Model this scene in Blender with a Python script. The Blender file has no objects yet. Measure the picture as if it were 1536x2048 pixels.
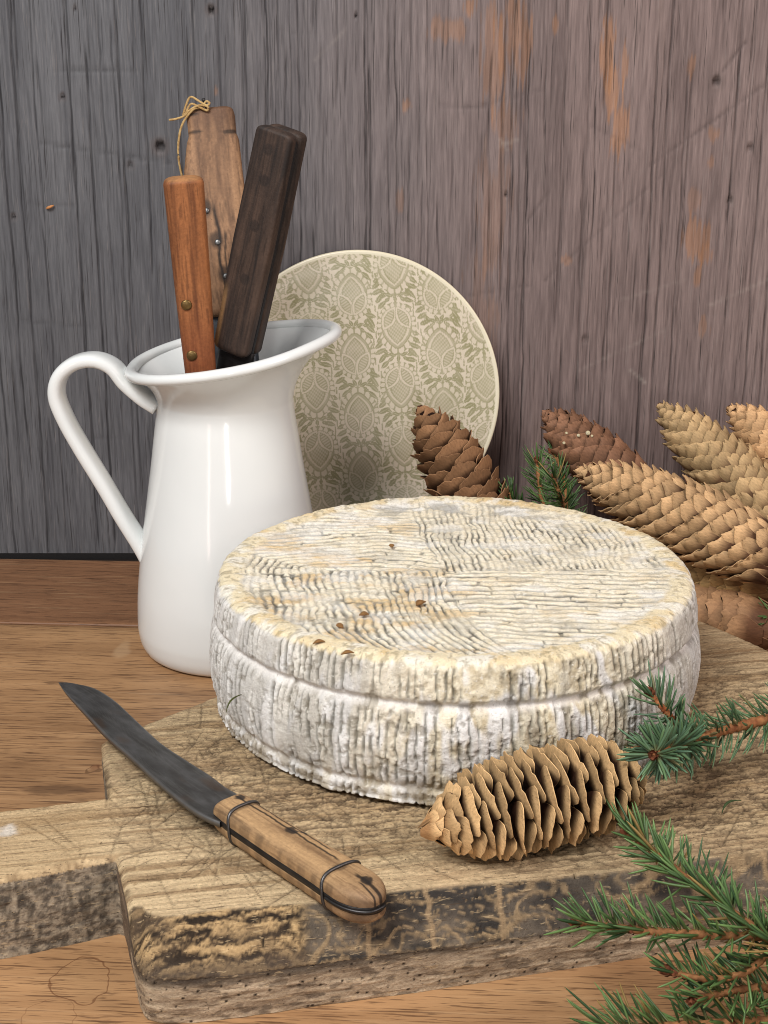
import bpy, math, random
import numpy as np
from mathutils import Vector, Matrix

# ------------------------------------------------------------------ camera, world, lamps
scene = bpy.context.scene
C = scene.collection
F, PIT, H = 3000.0, math.radians(18.5), 0.43          # focal length in photo pixels, tilt down, eye height

cam_d = bpy.data.cameras.new('camera')
cam_d.sensor_fit = 'VERTICAL'
cam_d.sensor_height = 36.0
cam_d.lens = F / 2048.0 * 36.0
cam_d.clip_start = 0.02
cam_d.clip_end = 50
cam = bpy.data.objects.new('camera', cam_d)
C.objects.link(cam)
cam.location = (0, 0, H)
cam.rotation_euler = (math.pi / 2 - PIT, 0, 0)
scene.camera = cam

world = bpy.data.worlds.new('World')
scene.world = world
world.use_nodes = True
wbg = world.node_tree.nodes['Background']
wbg.inputs[0].default_value = (0.93, 0.97, 1.0, 1)
wbg.inputs[1].default_value = 0.23


def area(name, loc, aim, sx, sy, power, col):
    d = bpy.data.lights.new(name, 'AREA')
    d.shape = 'RECTANGLE'
    d.size, d.size_y, d.energy, d.color = sx, sy, power, col
    o = bpy.data.objects.new(name, d)
    C.objects.link(o)
    o.location = loc
    o.rotation_euler = (Vector(aim) - Vector(loc)).to_track_quat('-Z', 'Y').to_euler()
    return o


area('window_light', (-0.62, -0.30, 1.60), (0.0, 0.85, 0.05), 0.85, 0.65, 38, (1.0, 0.985, 0.96))
area('side_window_light', (1.35, 0.05, 1.15), (0.25, 1.1, 0.22), 0.7, 0.9, 13, (1.0, 0.83, 0.76))
area('narrow_window_light', (0.14, -1.3, 0.20), (-0.1, 0.95, 0.13), 0.17, 0.46, 5.0, (1.0, 0.98, 0.95))
area('pink_strip_light', (-0.95, -1.15, 0.28), (-0.1, 0.95, 0.13), 0.10, 0.60, 1.6, (1.0, 0.72, 0.66))  # pink strip lamp placed for the second streak on the jug

scene.view_settings.view_transform = 'Standard'
scene.view_settings.look = 'None'
scene.view_settings.exposure = 0.0
scene.view_settings.gamma = 1.0
scene.render.engine = 'CYCLES'
scene.cycles.filter_width = 1.0

# ------------------------------------------------------------------ helpers
rng = np.random.default_rng(11)
random.seed(5)


def ray(x, y):
    u, v = (x - 768) / F, (1024 - y) / F
    c, s = math.cos(PIT), math.sin(PIT)
    return np.array([u, c + v * s, -s + v * c])


def P(x, y, z):
    """point on the level plane at height z seen at photo pixel x, y"""
    d = ray(x, y)
    return np.array([0, 0, H]) + d * ((z - H) / d[2])


def PY(x, y, Y):
    """point at depth Y seen at photo pixel x, y"""
    d = ray(x, y)
    return np.array([0, 0, H]) + d * (Y / d[1])


def lin(c):
    c = np.asarray(c, float) / 255.0
    return np.where(c <= 0.04045, c / 12.92, ((c + 0.055) / 1.055) ** 2.4)


NT = rng.random((512, 512))


def vn(x, y, s=0):
    xi, yi = np.floor(x).astype(np.int64), np.floor(y).astype(np.int64)
    fx, fy = x - xi, y - yi
    fx, fy = fx * fx * (3 - 2 * fx), fy * fy * (3 - 2 * fy)
    a, b = (xi + s * 71) & 511, (yi + s * 157) & 511
    a1, b1 = (a + 1) & 511, (b + 1) & 511
    return (NT[a, b] * (1 - fx) * (1 - fy) + NT[a1, b] * fx * (1 - fy) + NT[a, b1] * (1 - fx) * fy + NT[a1, b1] * fx * fy)


def fbm(x, y, o=4, s=0, g=0.5):
    r, a, t = 0.0, 1.0, 0.0
    for i in range(o):
        r = r + a * vn(x * 2 ** i + 13.7 * i, y * 2 ** i + 5.1 * i, s + i)
        t += a
        a *= g
    return r / t


def worley(x, y, s=0):
    xi, yi = np.floor(x).astype(np.int64), np.floor(y).astype(np.int64)
    d1 = np.full(x.shape, 9.0)
    d2 = np.full(x.shape, 9.0)
    for i in (-1, 0, 1):
        for j in (-1, 0, 1):
            a, b = (xi + i + s * 71) & 511, (yi + j + s * 157) & 511
            px, py = xi + i + NT[a, b], yi + j + NT[b, (a + 77) & 511]
            d = np.hypot(px - x, py - y)
            d2 = np.minimum(d2, np.maximum(d1, d))
            d1 = np.minimum(d1, d)
    return d1, d2


def ss(a, b, x):
    t = np.clip((x - a) / (b - a), 0, 1)
    return t * t * (3 - 2 * t)


def mix(a, b, t):
    t = np.asarray(t)[..., None]
    return a * (1 - t) + b * t


def quads(nu, nv, wu=False, wv=False):
    i = np.arange(nu if wu else nu - 1)
    j = np.arange(nv if wv else nv - 1)
    i, j = np.meshgrid(i, j, indexing='ij')
    i1, j1 = (i + 1) % nu, (j + 1) % nv
    return np.stack([i * nv + j, i1 * nv + j, i1 * nv + j1, i * nv + j1], -1).reshape(-1, 4)


def npmesh(name, v, q, tris=None, col=None, smooth=True):
    me = bpy.data.meshes.new(name)
    v = np.ascontiguousarray(v, np.float32).reshape(-1, 3)
    q = np.ascontiguousarray(q, np.int32).reshape(-1, 4)
    nt = 0 if tris is None else len(tris)
    loops = q.ravel()
    starts = np.arange(0, 4 * len(q), 4, dtype=np.int32)
    if nt:
        tris = np.ascontiguousarray(tris, np.int32)
        starts = np.concatenate([starts, len(loops) + np.arange(0, 3 * nt, 3, dtype=np.int32)])
        loops = np.concatenate([loops, tris.ravel()])
    me.vertices.add(len(v))
    me.vertices.foreach_set('co', v.ravel())
    me.loops.add(len(loops))
    me.loops.foreach_set('vertex_index', loops.astype(np.int32))
    me.polygons.add(len(starts))
    me.polygons.foreach_set('loop_start', starts.astype(np.int32))
    me.polygons.foreach_set('use_smooth', np.full(len(starts), smooth))
    if col is not None:
        c = np.ones((len(v), 4), np.float32)
        c[:, :3] = np.asarray(col).reshape(-1, 3)
        at = me.color_attributes.new('Col', 'FLOAT_COLOR', 'POINT')
        at.data.foreach_set('color', c.ravel())
    me.update(calc_edges=True)
    me.validate()
    return me


def link(name, me, mat=None, parent=None, label=None, cat=None, group=None, kind=None):
    o = bpy.data.objects.new(name, me)
    C.objects.link(o)
    if mat is not None and me is not None and not me.materials:
        me.materials.append(mat)
    if parent is not None:
        o.parent = parent
    for k, val in (('label', label), ('category', cat), ('group', group), ('kind', kind)):
        if val:
            o[k] = val
    return o


def empty(name, loc, **kw):
    o = link(name, None, **kw)
    o.location = loc
    o.empty_display_size = 0.02
    return o


def local(me_v, o):
    return np.asarray(me_v) - np.array(o.location)


def section(n, ex, A=1.0, B=1.0):
    """superellipse outline (unit half axes) with points spaced evenly along an A by B outline"""
    a = np.linspace(0, 2 * np.pi, 2001)
    ca, sa = np.cos(a), np.sin(a)
    x = np.sign(ca) * np.abs(ca) ** (2 / ex)
    y = np.sign(sa) * np.abs(sa) ** (2 / ex)
    L = np.r_[0, np.cumsum(np.hypot(np.diff(x) * A, np.diff(y) * B))]
    t = np.linspace(0, L[-1], n, endpoint=False)
    return np.interp(t, L, x), np.interp(t, L, y)


def loft(path, side, nrm, hw, ht, n=32, ex=2.6, cap=True):
    """closed tube: path (N,3), side and normal directions (N,3), half widths hw, half thicknesses ht"""
    N = len(path)
    hw = np.broadcast_to(hw, (N,))
    ht = np.broadcast_to(ht, (N,))
    cx, cy = section(n, ex, float(hw.max()), float(ht.max()))
    v = (path[:, None] + side[:, None] * (hw[:, None] * cx)[..., None] + nrm[:, None] * (ht[:, None] * cy)[..., None])
    q = quads(N, n, False, True)
    t = None
    v = v.reshape(-1, 3)
    if cap:
        k = len(v)
        v = np.vstack([v, path[:1], path[-1:]])
        j = np.arange(n)
        t = np.vstack([np.stack([np.full(n, k), j, (j + 1) % n], -1),
                       np.stack([np.full(n, k + 1), (N - 1) * n + (j + 1) % n, (N - 1) * n + j], -1)])
    return v, q, t


def tube(pts, r, n=8, cap=True):
    pts = np.asarray(pts, float)
    d = np.gradient(pts, axis=0)
    d /= np.linalg.norm(d, axis=1)[:, None] + 1e-12
    up = np.array([0, 0, 1.0]) if abs(d[:, 2]).mean() < 0.8 else np.array([0, 1.0, 0])
    s = np.cross(d, up)
    s /= np.linalg.norm(s, axis=1)[:, None] + 1e-12
    m = np.cross(s, d)
    return loft(pts, s, m, r, r, n, 2.0, cap)


def curve(pts, n):
    """Catmull-Rom through the points"""
    p = np.asarray(pts, float)
    p = np.vstack([2 * p[0] - p[1], p, 2 * p[-1] - p[-2]])
    m = len(p) - 3
    t = np.linspace(0, m - 1e-6, n)
    i = t.astype(int)
    f = (t - i)[:, None]
    a, b, c, d = p[i], p[i + 1], p[i + 2], p[i + 3]
    return 0.5 * (2 * b + (c - a) * f + (2 * a - 5 * b + 4 * c - d) * f ** 2 + (3 * b - a - 3 * c + d) * f ** 3)


# ------------------------------------------------------------------ materials
def nodes_of(name):
    m = bpy.data.materials.new(name)
    m.use_nodes = True
    nt = m.node_tree
    return m, nt, nt.nodes['Principled BSDF']


def add(nt, kind, **kw):
    n = nt.nodes.new(kind)
    for k, v in kw.items():
        if k.startswith('i_'):
            n.inputs[k[2:].replace('_', ' ')].default_value = v
        else:
            setattr(n, k, v)
    return n


def vcmat(name, rough=0.6, spec=0.3, bump=0.0, bscale=800, stretch=(1, 1, 1), var=0.12, vscale=300, metallic=0.0, rnd=0.0, bdist=0.0006, sss=0.0, streaks=()):
    m, nt, b = nodes_of(name)
    L = nt.links
    at = add(nt, 'ShaderNodeAttribute', attribute_name='Col')
    tc = add(nt, 'ShaderNodeTexCoord')
    mp = add(nt, 'ShaderNodeMapping')
    mp.inputs['Scale'].default_value = stretch
    L.new(tc.outputs['Object'], mp.inputs['Vector'])
    nz = add(nt, 'ShaderNodeTexNoise', i_Scale=vscale, i_Detail=4.0, i_Roughness=0.6)
    L.new(mp.outputs[0], nz.inputs['Vector'])
    mr = add(nt, 'ShaderNodeMapRange')
    mr.inputs['From Min'].default_value = 0.3
    mr.inputs['From Max'].default_value = 0.7
    mr.inputs['To Min'].default_value = 1 - var
    mr.inputs['To Max'].default_value = 1 + var
    L.new(nz.outputs['Fac'], mr.inputs['Value'])
    fac = mr.outputs[0]
    if rnd:
        oi = add(nt, 'ShaderNodeObjectInfo')
        m2 = add(nt, 'ShaderNodeMapRange')
        m2.inputs['To Min'].default_value = 1 - rnd
        m2.inputs['To Max'].default_value = 1 + rnd
        L.new(oi.outputs['Random'], m2.inputs['Value'])
        mu = add(nt, 'ShaderNodeMath', operation='MULTIPLY')
        L.new(fac, mu.inputs[0])
        L.new(m2.outputs[0], mu.inputs[1])
        fac = mu.outputs[0]
    vm = add(nt, 'ShaderNodeVectorMath', operation='SCALE')
    L.new(at.outputs['Color'], vm.inputs[0])
    L.new(fac, vm.inputs['Scale'])
    out = vm.outputs[0]
    for sc, rz, lo, hi, colr, amt in streaks:       # fine fissures, pores and pits, finer than the mesh
        m3 = add(nt, 'ShaderNodeMapping', vector_type='TEXTURE')
        m3.inputs['Rotation'].default_value = (0, 0, rz)
        m4 = add(nt, 'ShaderNodeMapping')
        m4.inputs['Scale'].default_value = sc
        L.new(tc.outputs['Object'], m3.inputs['Vector'])
        L.new(m3.outputs[0], m4.inputs['Vector'])
        n3 = add(nt, 'ShaderNodeTexNoise', i_Scale=1.0, i_Detail=3.0, i_Roughness=0.6, i_Distortion=0.4)
        L.new(m4.outputs[0], n3.inputs['Vector'])
        r3 = add(nt, 'ShaderNodeMapRange', interpolation_type='SMOOTHSTEP')
        r3.inputs['From Min'].default_value = lo
        r3.inputs['From Max'].default_value = hi
        r3.inputs['To Max'].default_value = amt
        L.new(n3.outputs['Fac'], r3.inputs['Value'])
        mx = add(nt, 'ShaderNodeMix', data_type='RGBA')
        L.new(r3.outputs[0], mx.inputs['Factor'])
        L.new(out, mx.inputs['A'])
        mx.inputs['B'].default_value = (*lin(colr), 1)
        out = mx.outputs['Result']
    L.new(out, b.inputs['Base Color'])
    b.inputs['Roughness'].default_value = rough
    b.inputs['Specular IOR Level'].default_value = spec
    b.inputs['Metallic'].default_value = metallic
    if sss:
        b.inputs['Subsurface Weight'].default_value = sss
        b.inputs['Subsurface Scale'].default_value = 0.003
    if bump:
        n2 = add(nt, 'ShaderNodeTexNoise', i_Scale=bscale, i_Detail=5.0, i_Roughness=0.65)
        L.new(mp.outputs[0], n2.inputs['Vector'])
        bp = add(nt, 'ShaderNodeBump', i_Strength=bump, i_Distance=bdist)
        L.new(n2.outputs['Fac'], bp.inputs['Height'])
        L.new(bp.outputs[0], b.inputs['Normal'])
    return m


M_wall = vcmat('weathered_panel_wood', 0.75, 0.2, 0.5, 500, (1, 1, 0.06), 0.16, 700, streaks=(((1100, 40, 16), 0, .60, .68, (40, 36, 36), .7), ((700, 40, 30), 0, .60, .70, (150, 142, 138), .2)))
M_board = vcmat('old_board_wood', 0.75, 0.2, 0.8, 900, (1, 1, 1), 0.18, 600, bdist=.0009, streaks=(((70, 950, 950), math.radians(11.8), .58, .66, (72, 56, 42), .6), ((140, 700, 700), math.radians(11.8), .60, .68, (226, 198, 154), .3), ((700, 900, 900), 0, .66, .70, (44, 34, 26), .8)))
M_cheese = vcmat('cheese_rind', 0.9, 0.12, 0.9, 650, (1, 1, 1), 0.10, 900, bdist=.0009, streaks=(((900, 900, 700), 0, .62, .69, (126, 116, 98), .5), ((420, 420, 420), 0, .60, .70, (244, 240, 232), .55)))
M_plate = vcmat('glazed_print', 0.28, 0.45, 0.0, var=0.02)
M_wood = vcmat('handle_wood', 0.6, 0.3, 0.4, 700, (1, 1, 1), 0.14, 500, bdist=0.0005, streaks=(((1200, 1200, 900), 0, .66, .72, (40, 28, 20), .5),))
M_steel = vcmat('dark_carbon_steel', 0.48, 0.5, 0.25, 600, (1, 1, 1), 0.15, 120, metallic=0.75, bdist=0.0003)
M_metal = vcmat('bare_metal', 0.4, 0.5, 0.2, 900, (1, 1, 1), 0.1, 300, metallic=0.9, bdist=0.0003)
M_scale = vcmat('cone_scale', 0.65, 0.2, 0.35, 12, (3.2, 1, 1), 0.22, 6, rnd=0.24, bdist=0.0004, streaks=(((26, 7, 7), 0, .60, .70, (84, 54, 34), .55), ((30, 30, 30), 0, .66, .72, (60, 36, 24), .6)))
M_needle = vcmat('spruce_needle', 0.42, 0.4, 0.0, var=0.15, vscale=90)
M_twig = vcmat('spruce_bark', 0.8, 0.2, 0.6, 900, (1, 1, 1), 0.25, 500)
M_string = vcmat('hemp_string', 0.9, 0.1, 0.5, 2500, var=0.2, vscale=1500)
M_table = None


def enamel():
    m, nt, b = nodes_of('white_enamel')
    L = nt.links
    tc = add(nt, 'ShaderNodeTexCoord')
    nz = add(nt, 'ShaderNodeTexNoise', i_Scale=9.0, i_Detail=3.0)
    L.new(tc.outputs['Object'], nz.inputs['Vector'])
    cr = add(nt, 'ShaderNodeValToRGB')
    cr.color_ramp.elements[0].color = (*lin((226, 228, 227)), 1)
    cr.color_ramp.elements[1].color = (*lin((234, 236, 235)), 1)
    L.new(nz.outputs['Fac'], cr.inputs[0])
    # a few tiny dark specks in the enamel
    vo = add(nt, 'ShaderNodeTexVoronoi', i_Scale=38.0)
    L.new(tc.outputs['Object'], vo.inputs['Vector'])
    lt = add(nt, 'ShaderNodeMath', operation='LESS_THAN')
    lt.inputs[1].default_value = 0.035
    L.new(vo.outputs['Distance'], lt.inputs[0])
    mx = add(nt, 'ShaderNodeMix', data_type='RGBA')
    L.new(lt.outputs[0], mx.inputs['Factor'])
    L.new(cr.outputs[0], mx.inputs['A'])
    mx.inputs['B'].default_value = (*lin((150, 120, 90)), 1)
    L.new(mx.outputs['Result'], b.inputs['Base Color'])
    b.inputs['Roughness'].default_value = 0.12
    b.inputs['Specular IOR Level'].default_value = 0.5
    n2 = add(nt, 'ShaderNodeTexNoise', i_Scale=45.0, i_Detail=1.0)
    L.new(tc.outputs['Object'], n2.inputs['Vector'])
    bp = add(nt, 'ShaderNodeBump', i_Strength=0.12, i_Distance=0.002)
    L.new(n2.outputs['Fac'], bp.inputs['Height'])
    L.new(bp.outputs[0], b.inputs['Normal'])
    return m


M_enamel = enamel()


def table_mat(name, ca, cb, marks=()):
    m, nt, b = nodes_of(name)
    L = nt.links
    tc = add(nt, 'ShaderNodeTexCoord')

    def stretched(sx, sy, detail, rough=0.55, dist=0.0):
        mp = add(nt, 'ShaderNodeMapping')
        mp.inputs['Scale'].default_value = (sx, sy, sy)
        L.new(tc.outputs['Object'], mp.inputs['Vector'])
        nz = add(nt, 'ShaderNodeTexNoise', i_Scale=1.0, i_Detail=detail, i_Roughness=rough, i_Distortion=dist)
        L.new(mp.outputs[0], nz.inputs['Vector'])
        return nz.outputs['Fac']

    broad = stretched(3.0, 32.0, 4.0, 0.6, 0.8)
    cr = add(nt, 'ShaderNodeValToRGB')
    e = cr.color_ramp.elements
    e[0].position, e[1].position = 0.28, 0.72
    e[0].color, e[1].color = (*lin(ca), 1), (*lin(cb), 1)
    L.new(broad, cr.inputs[0])
    out = cr.outputs[0]

    def darken(src, mask, col, amount):
        mx = add(nt, 'ShaderNodeMix', data_type='RGBA')
        mm = add(nt, 'ShaderNodeMath', operation='MULTIPLY')
        mm.inputs[1].default_value = amount
        L.new(mask, mm.inputs[0])
        L.new(mm.outputs[0], mx.inputs['Factor'])
        L.new(src, mx.inputs['A'])
        mx.inputs['B'].default_value = (*lin(col), 1)
        return mx.outputs['Result']

    def thresh(src, lo, hi):
        r = add(nt, 'ShaderNodeMapRange', interpolation_type='SMOOTHSTEP')
        r.inputs['From Min'].default_value = lo
        r.inputs['From Max'].default_value = hi
        L.new(src, r.inputs['Value'])
        return r.outputs[0]

    fine = stretched(30.0, 700.0, 3.0)
    pores = thresh(fine, 0.55, 0.63)
    out = darken(out, pores, (80, 52, 34), 0.72)
    pores2 = thresh(stretched(75.0, 1100.0, 2.0), 0.6, 0.68)
    out = darken(out, pores2, (70, 46, 32), 0.6)
    pale = thresh(stretched(12.0, 260.0, 4.0), 0.55, 0.72)
    out = darken(out, pale, (205, 168, 128), 0.32)
    blot = thresh(stretched(9.0, 14.0, 3.0), 0.55, 0.72)
    out = darken(out, blot, (96, 66, 46), 0.3)
    for kind, cx, cy, r1, r2, w, col, amt in marks:
        wn = add(nt, 'ShaderNodeTexNoise', i_Scale=55.0, i_Detail=2.0)
        L.new(tc.outputs['Object'], wn.inputs['Vector'])
        sb = add(nt, 'ShaderNodeVectorMath', operation='SUBTRACT')
        L.new(wn.outputs['Color'], sb.inputs[0])
        sb.inputs[1].default_value = (0.5, 0.5, 0.5)
        sc = add(nt, 'ShaderNodeVectorMath', operation='SCALE')
        sc.inputs['Scale'].default_value = 0.022 if kind == 'ring' else 0.01
        L.new(sb.outputs[0], sc.inputs[0])
        ad = add(nt, 'ShaderNodeVectorMath', operation='ADD')
        L.new(tc.outputs['Object'], ad.inputs[0])
        L.new(sc.outputs[0], ad.inputs[1])
        mp = add(nt, 'ShaderNodeMapping', vector_type='POINT')
        mp.inputs['Location'].default_value = (-cx / r1, -cy / r2, 0)
        mp.inputs['Scale'].default_value = (1 / r1, 1 / r2, 0)
        L.new(ad.outputs[0], mp.inputs['Vector'])
        ln = add(nt, 'ShaderNodeVectorMath', operation='LENGTH')
        L.new(mp.outputs[0], ln.inputs[0])
        if kind == 'ring':
            s1 = add(nt, 'ShaderNodeMath', operation='SUBTRACT')
            s1.inputs[1].default_value = 1.0
            L.new(ln.outputs['Value'], s1.inputs[0])
            ab = add(nt, 'ShaderNodeMath', operation='ABSOLUTE')
            L.new(s1.outputs[0], ab.inputs[0])
            mk = thresh(ab.outputs[0], w, w * 0.3)
        else:
            mk = thresh(ln.outputs['Value'], 1.0, 0.45)
        out = darken(out, mk, col, amt)
    L.new(out, b.inputs['Base Color'])
    b.inputs['Roughness'].default_value = 0.5
    b.inputs['Specular IOR Level'].default_value = 0.35
    bp = add(nt, 'ShaderNodeBump', i_Strength=0.35, i_Distance=0.0006)
    bp.invert = True
    L.new(fine, bp.inputs['Height'])
    L.new(bp.outputs[0], b.inputs['Normal'])
    return m


# ------------------------------------------------------------------ wall: one weathered panel
WY = 1.166


def build_wall():
    xs = np.concatenate([np.arange(-0.56, -0.345, 0.003), np.arange(-0.345, 0.345, 0.00055), np.arange(0.345, 0.56, 0.003)])
    zs = np.concatenate([np.linspace(0.004, 0.46, 190), np.linspace(0.47, 0.66, 22)])
    X, Z = np.meshgrid(xs, zs, indexing='ij')
    wob = 0.004 * (fbm(X * 9, Z * 5, 3, 3) - 0.5)
    Xw = X + wob
    broad = fbm(Xw * 24, Z * 2.2, 4, 1)
    mid = fbm(Xw * 150, Z * 5, 4, 5)
    fine = fbm(Xw * 700, Z * 34, 3, 9)
    hair = fbm(Xw * 1500, Z * 90, 2, 14)
    g = 0.32 * ss(0.1, 0.9, broad) + 0.26 * ss(0.1, 0.9, mid) + 0.42 * ss(0.15, 0.85, fine)
    grey = mix(lin((80, 80, 84)), lin((110, 110, 113)), g)
    brown = mix(lin((98, 84, 82)), lin((146, 128, 124)), g)
    t = ss(-0.16, 0.16, X + 0.16 * (fbm(Xw * 8, Z * 3, 3, 21) - 0.5))  # wood turns brown rightward, partly a mixed-light tint put into the colour
    col = mix(grey, brown, t)
    warm = ss(0.56, 0.75, fbm(Xw * 30, Z * 3, 4, 33)) * ss(-0.02, 0.06, X)
    col = mix(col, lin((163, 140, 126)), warm * 0.6)
    col *= (0.88 + 0.24 * hair)[..., None]
    dep = 0.0006 * (mid - 0.5) + 0.0004 * (fine - 0.5)

    def wp(px, py):
        p = PY(px, py, WY)
        return p[0], p[2]

    # bare orange wood where the grey skin has been scraped away
    for px, py, rx, rz, amt in ((1030, 70, 30, 70, .75), (985, 110, 20, 95, .55), (1215, 110, 14, 60, .9), (1225, 190, 16, 50, .8), (1240, 250, 18, 60, .85), (1250, 130, 10, 40, .7),
                                (895, 60, 30, 22, .6), (938, 15, 9, 22, .9), (1110, 50, 7, 16, .8), (1385, 130, 7, 22, .7), (1390, 480, 24, 38, .75), (1412, 510, 12, 18, .7), (1393, 555, 8, 22, .8),
                                (1428, 268, 10, 16, .6), (1420, 325, 8, 12, .6), (1405, 655, 12, 20, .55), (815, 210, 7, 12, .7), (1010, 250, 24, 40, .4), (1130, 520, 10, 10, .5), (1390, 400, 14, 20, .35),
                                (985, 430, 30, 130, .28), (960, 640, 30, 120, .22), (800, 400, 6, 20, .4), (432, 182, 5, 12, .6)):
        cx, cz = wp(px, py)
        k = 1.18 / 3000
        d = np.hypot((X - cx) / (rx * k * 1.15), (Z - cz) / (rz * k * 1.1))
        mk = ss(1.05, 0.65, d + 1.5 * (fbm(Xw * 420, Z * 45, 4, 41) - 0.5) + 1.1 * (fine - 0.5))
        col = mix(col, lin((164, 120, 88)) * (0.62 + 0.7 * mid)[..., None], mk * amt * .65)
        dep -= 0.0004 * mk * amt
    # drying cracks along the grain
    x0s = np.searchsorted(xs, -0.345)
    h = 0.00055
    dark = np.zeros_like(X)
    n = 300
    for k in range(n):
        xc = rng.uniform(-0.335, 0.335)
        ln = rng.choice([rng.uniform(.03, .1), rng.uniform(.1, .3), rng.uniform(.3, .7)], p=[.5, .33, .17])
        zc = rng.uniform(-0.05, 0.55)
        w = rng.uniform(0.00034, 0.0006) * (1.2 if ln > .2 else 0.9)
        st = rng.uniform(0.4, 1.0) * (1.15 if ln > .2 else 0.7)
        zz = zs
        inr = ss(zc - ln / 2, zc - ln / 2 + 0.02, zz) * ss(zc + ln / 2, zc + ln / 2 - 0.02, zz)
        xl = xc + 0.004 * (fbm(xc * 9 + 0 * zz, zz * 5, 3, 3) - 0.5) + 0.0016 * (vn(zz * 25, zz * 0 + k, 2) - 0.5) + 0.0007 * (vn(zz * 90, zz * 0 + k, 4) - 0.5)
        ci = np.round((xl - xs[x0s]) / h).astype(int) + x0s
        for o in range(-3, 4):
            cc = np.clip(ci + o, 0, len(xs) - 1)
            d = np.abs(xs[cc] - xl)
            a = inr * st * np.exp(-(d / w) ** 2) * (0.55 + 0.6 * vn(zz * 60, zz * 0 + k, 8))
            r = np.arange(len(zs))
            dark[cc, r] = np.maximum(dark[cc, r], a)
    # knife marks and scratches across the grain
    lines = [(80, 285, 340, 325, -.5), (110, 138, 275, 139, -.5), (60, 405, 150, 412, -.4), (1300, 330, 1536, 165, -.45), (1330, 345, 1090, 560, -.3), (1420, 610, 1536, 560, .35),
             (1160, 740, 1330, 660, .3), (960, 210, 1080, 180, -.35), (880, 210, 980, 215, -.35), (1430, 160, 1490, 85, -.7), (1240, 600, 1370, 560, .25), (940, 590, 1060, 570, -.3),
             (30, 640, 190, 655, -.25), (560, 60, 640, 70, -.2), (630, 120, 690, 60, .25), (1000, 290, 1035, 280, .8), (1000, 280, 1015, 300, .8), (1260, 740, 1290, 765, .7), (150, 730, 340, 742, -.3),
             (120, 880, 260, 872, -.25), (1050, 450, 1100, 380, -.35), (1180, 250, 1280, 300, -.2)]
    lit = np.zeros_like(X)
    for a, b, c, d, s in lines:
        ax, az = wp(a, b)
        bx, bz = wp(c, d)
        tt = np.clip(((X - ax) * (bx - ax) + (Z - az) * (bz - az)) / ((bx - ax) ** 2 + (bz - az) ** 2), 0, 1)
        dd = np.hypot(X - ax - tt * (bx - ax), Z - az - tt * (bz - az))
        mk = np.exp(-(dd / 0.0013) ** 2) * (0.3 + 0.9 * vn(X * 160, Z * 160, 60))
        if s < 0:
            dark = np.maximum(dark, -s * mk)
        else:
            lit = np.maximum(lit, s * mk)
    # old nail holes and knots
    for px, py, r, s in ((320, 293, 11, 1.0), (422, 20, 7, 1.0), (125, 195, 5, .8), (712, 30, 3, .8), (27, 434, 5, .7), (1433, 163, 9, .75), (150, 15, 3, .8), (1500, 295, 7, .5), (1012, 388, 4, .6),
                         (1460, 400, 6, .6), (260, 330, 6, .5), (1170, 680, 8, .35)):
        cx, cz = wp(px, py)
        d = np.hypot(X - cx, Z - cz) / (r * 1.18 / 3000)
        mk = ss(1.15, 0.5, d) * s * .75
        dark = np.maximum(dark, mk)
        dep -= 0.004 * ss(1.1, 0.5, d) * s
        col = mix(col, lin((95, 84, 80)), ss(2.4, 1.2, d) * 0.4 * s)
    col = mix(col, lin((30, 27, 28)), np.clip(dark, 0, 1) * 0.68)
    col = mix(col, lin((170, 160, 152)), np.clip(lit, 0, 1) * 0.6)
    dep -= 0.0016 * np.clip(dark, 0, 1)
    v = np.stack([X, WY - dep, Z], -1)
    nu, nv = X.shape
    q = quads(nu, nv)
    # back face and edges so that it is a solid panel
    bv = np.array([[-0.56, WY + .02, 0.004], [0.557, WY + .02, 0.004], [0.557, WY + .02, 0.66], [-0.56, WY + .02, 0.66]])
    vv = np.vstack([v.reshape(-1, 3), bv])
    cc = np.vstack([col.reshape(-1, 3), np.tile(lin((60, 56, 56)), (4, 1))])
    k = nu * nv
    c00, c10, c11, c01 = 0, (nu - 1) * nv, (nu - 1) * nv + nv - 1, nv - 1
    q = np.vstack([q, [[k, k + 1, k + 2, k + 3], [c00, c10, k + 1, k], [c01, k + 3, k + 2, c11], [c00, k, k + 3, c01], [c10, c11, k + 2, k + 1]]])
    link('wall', npmesh('wall', vv, q, None, cc), M_wall, kind='structure', label='weathered grey brown wooden panel with vertical drying cracks behind everything')


build_wall()


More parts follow.
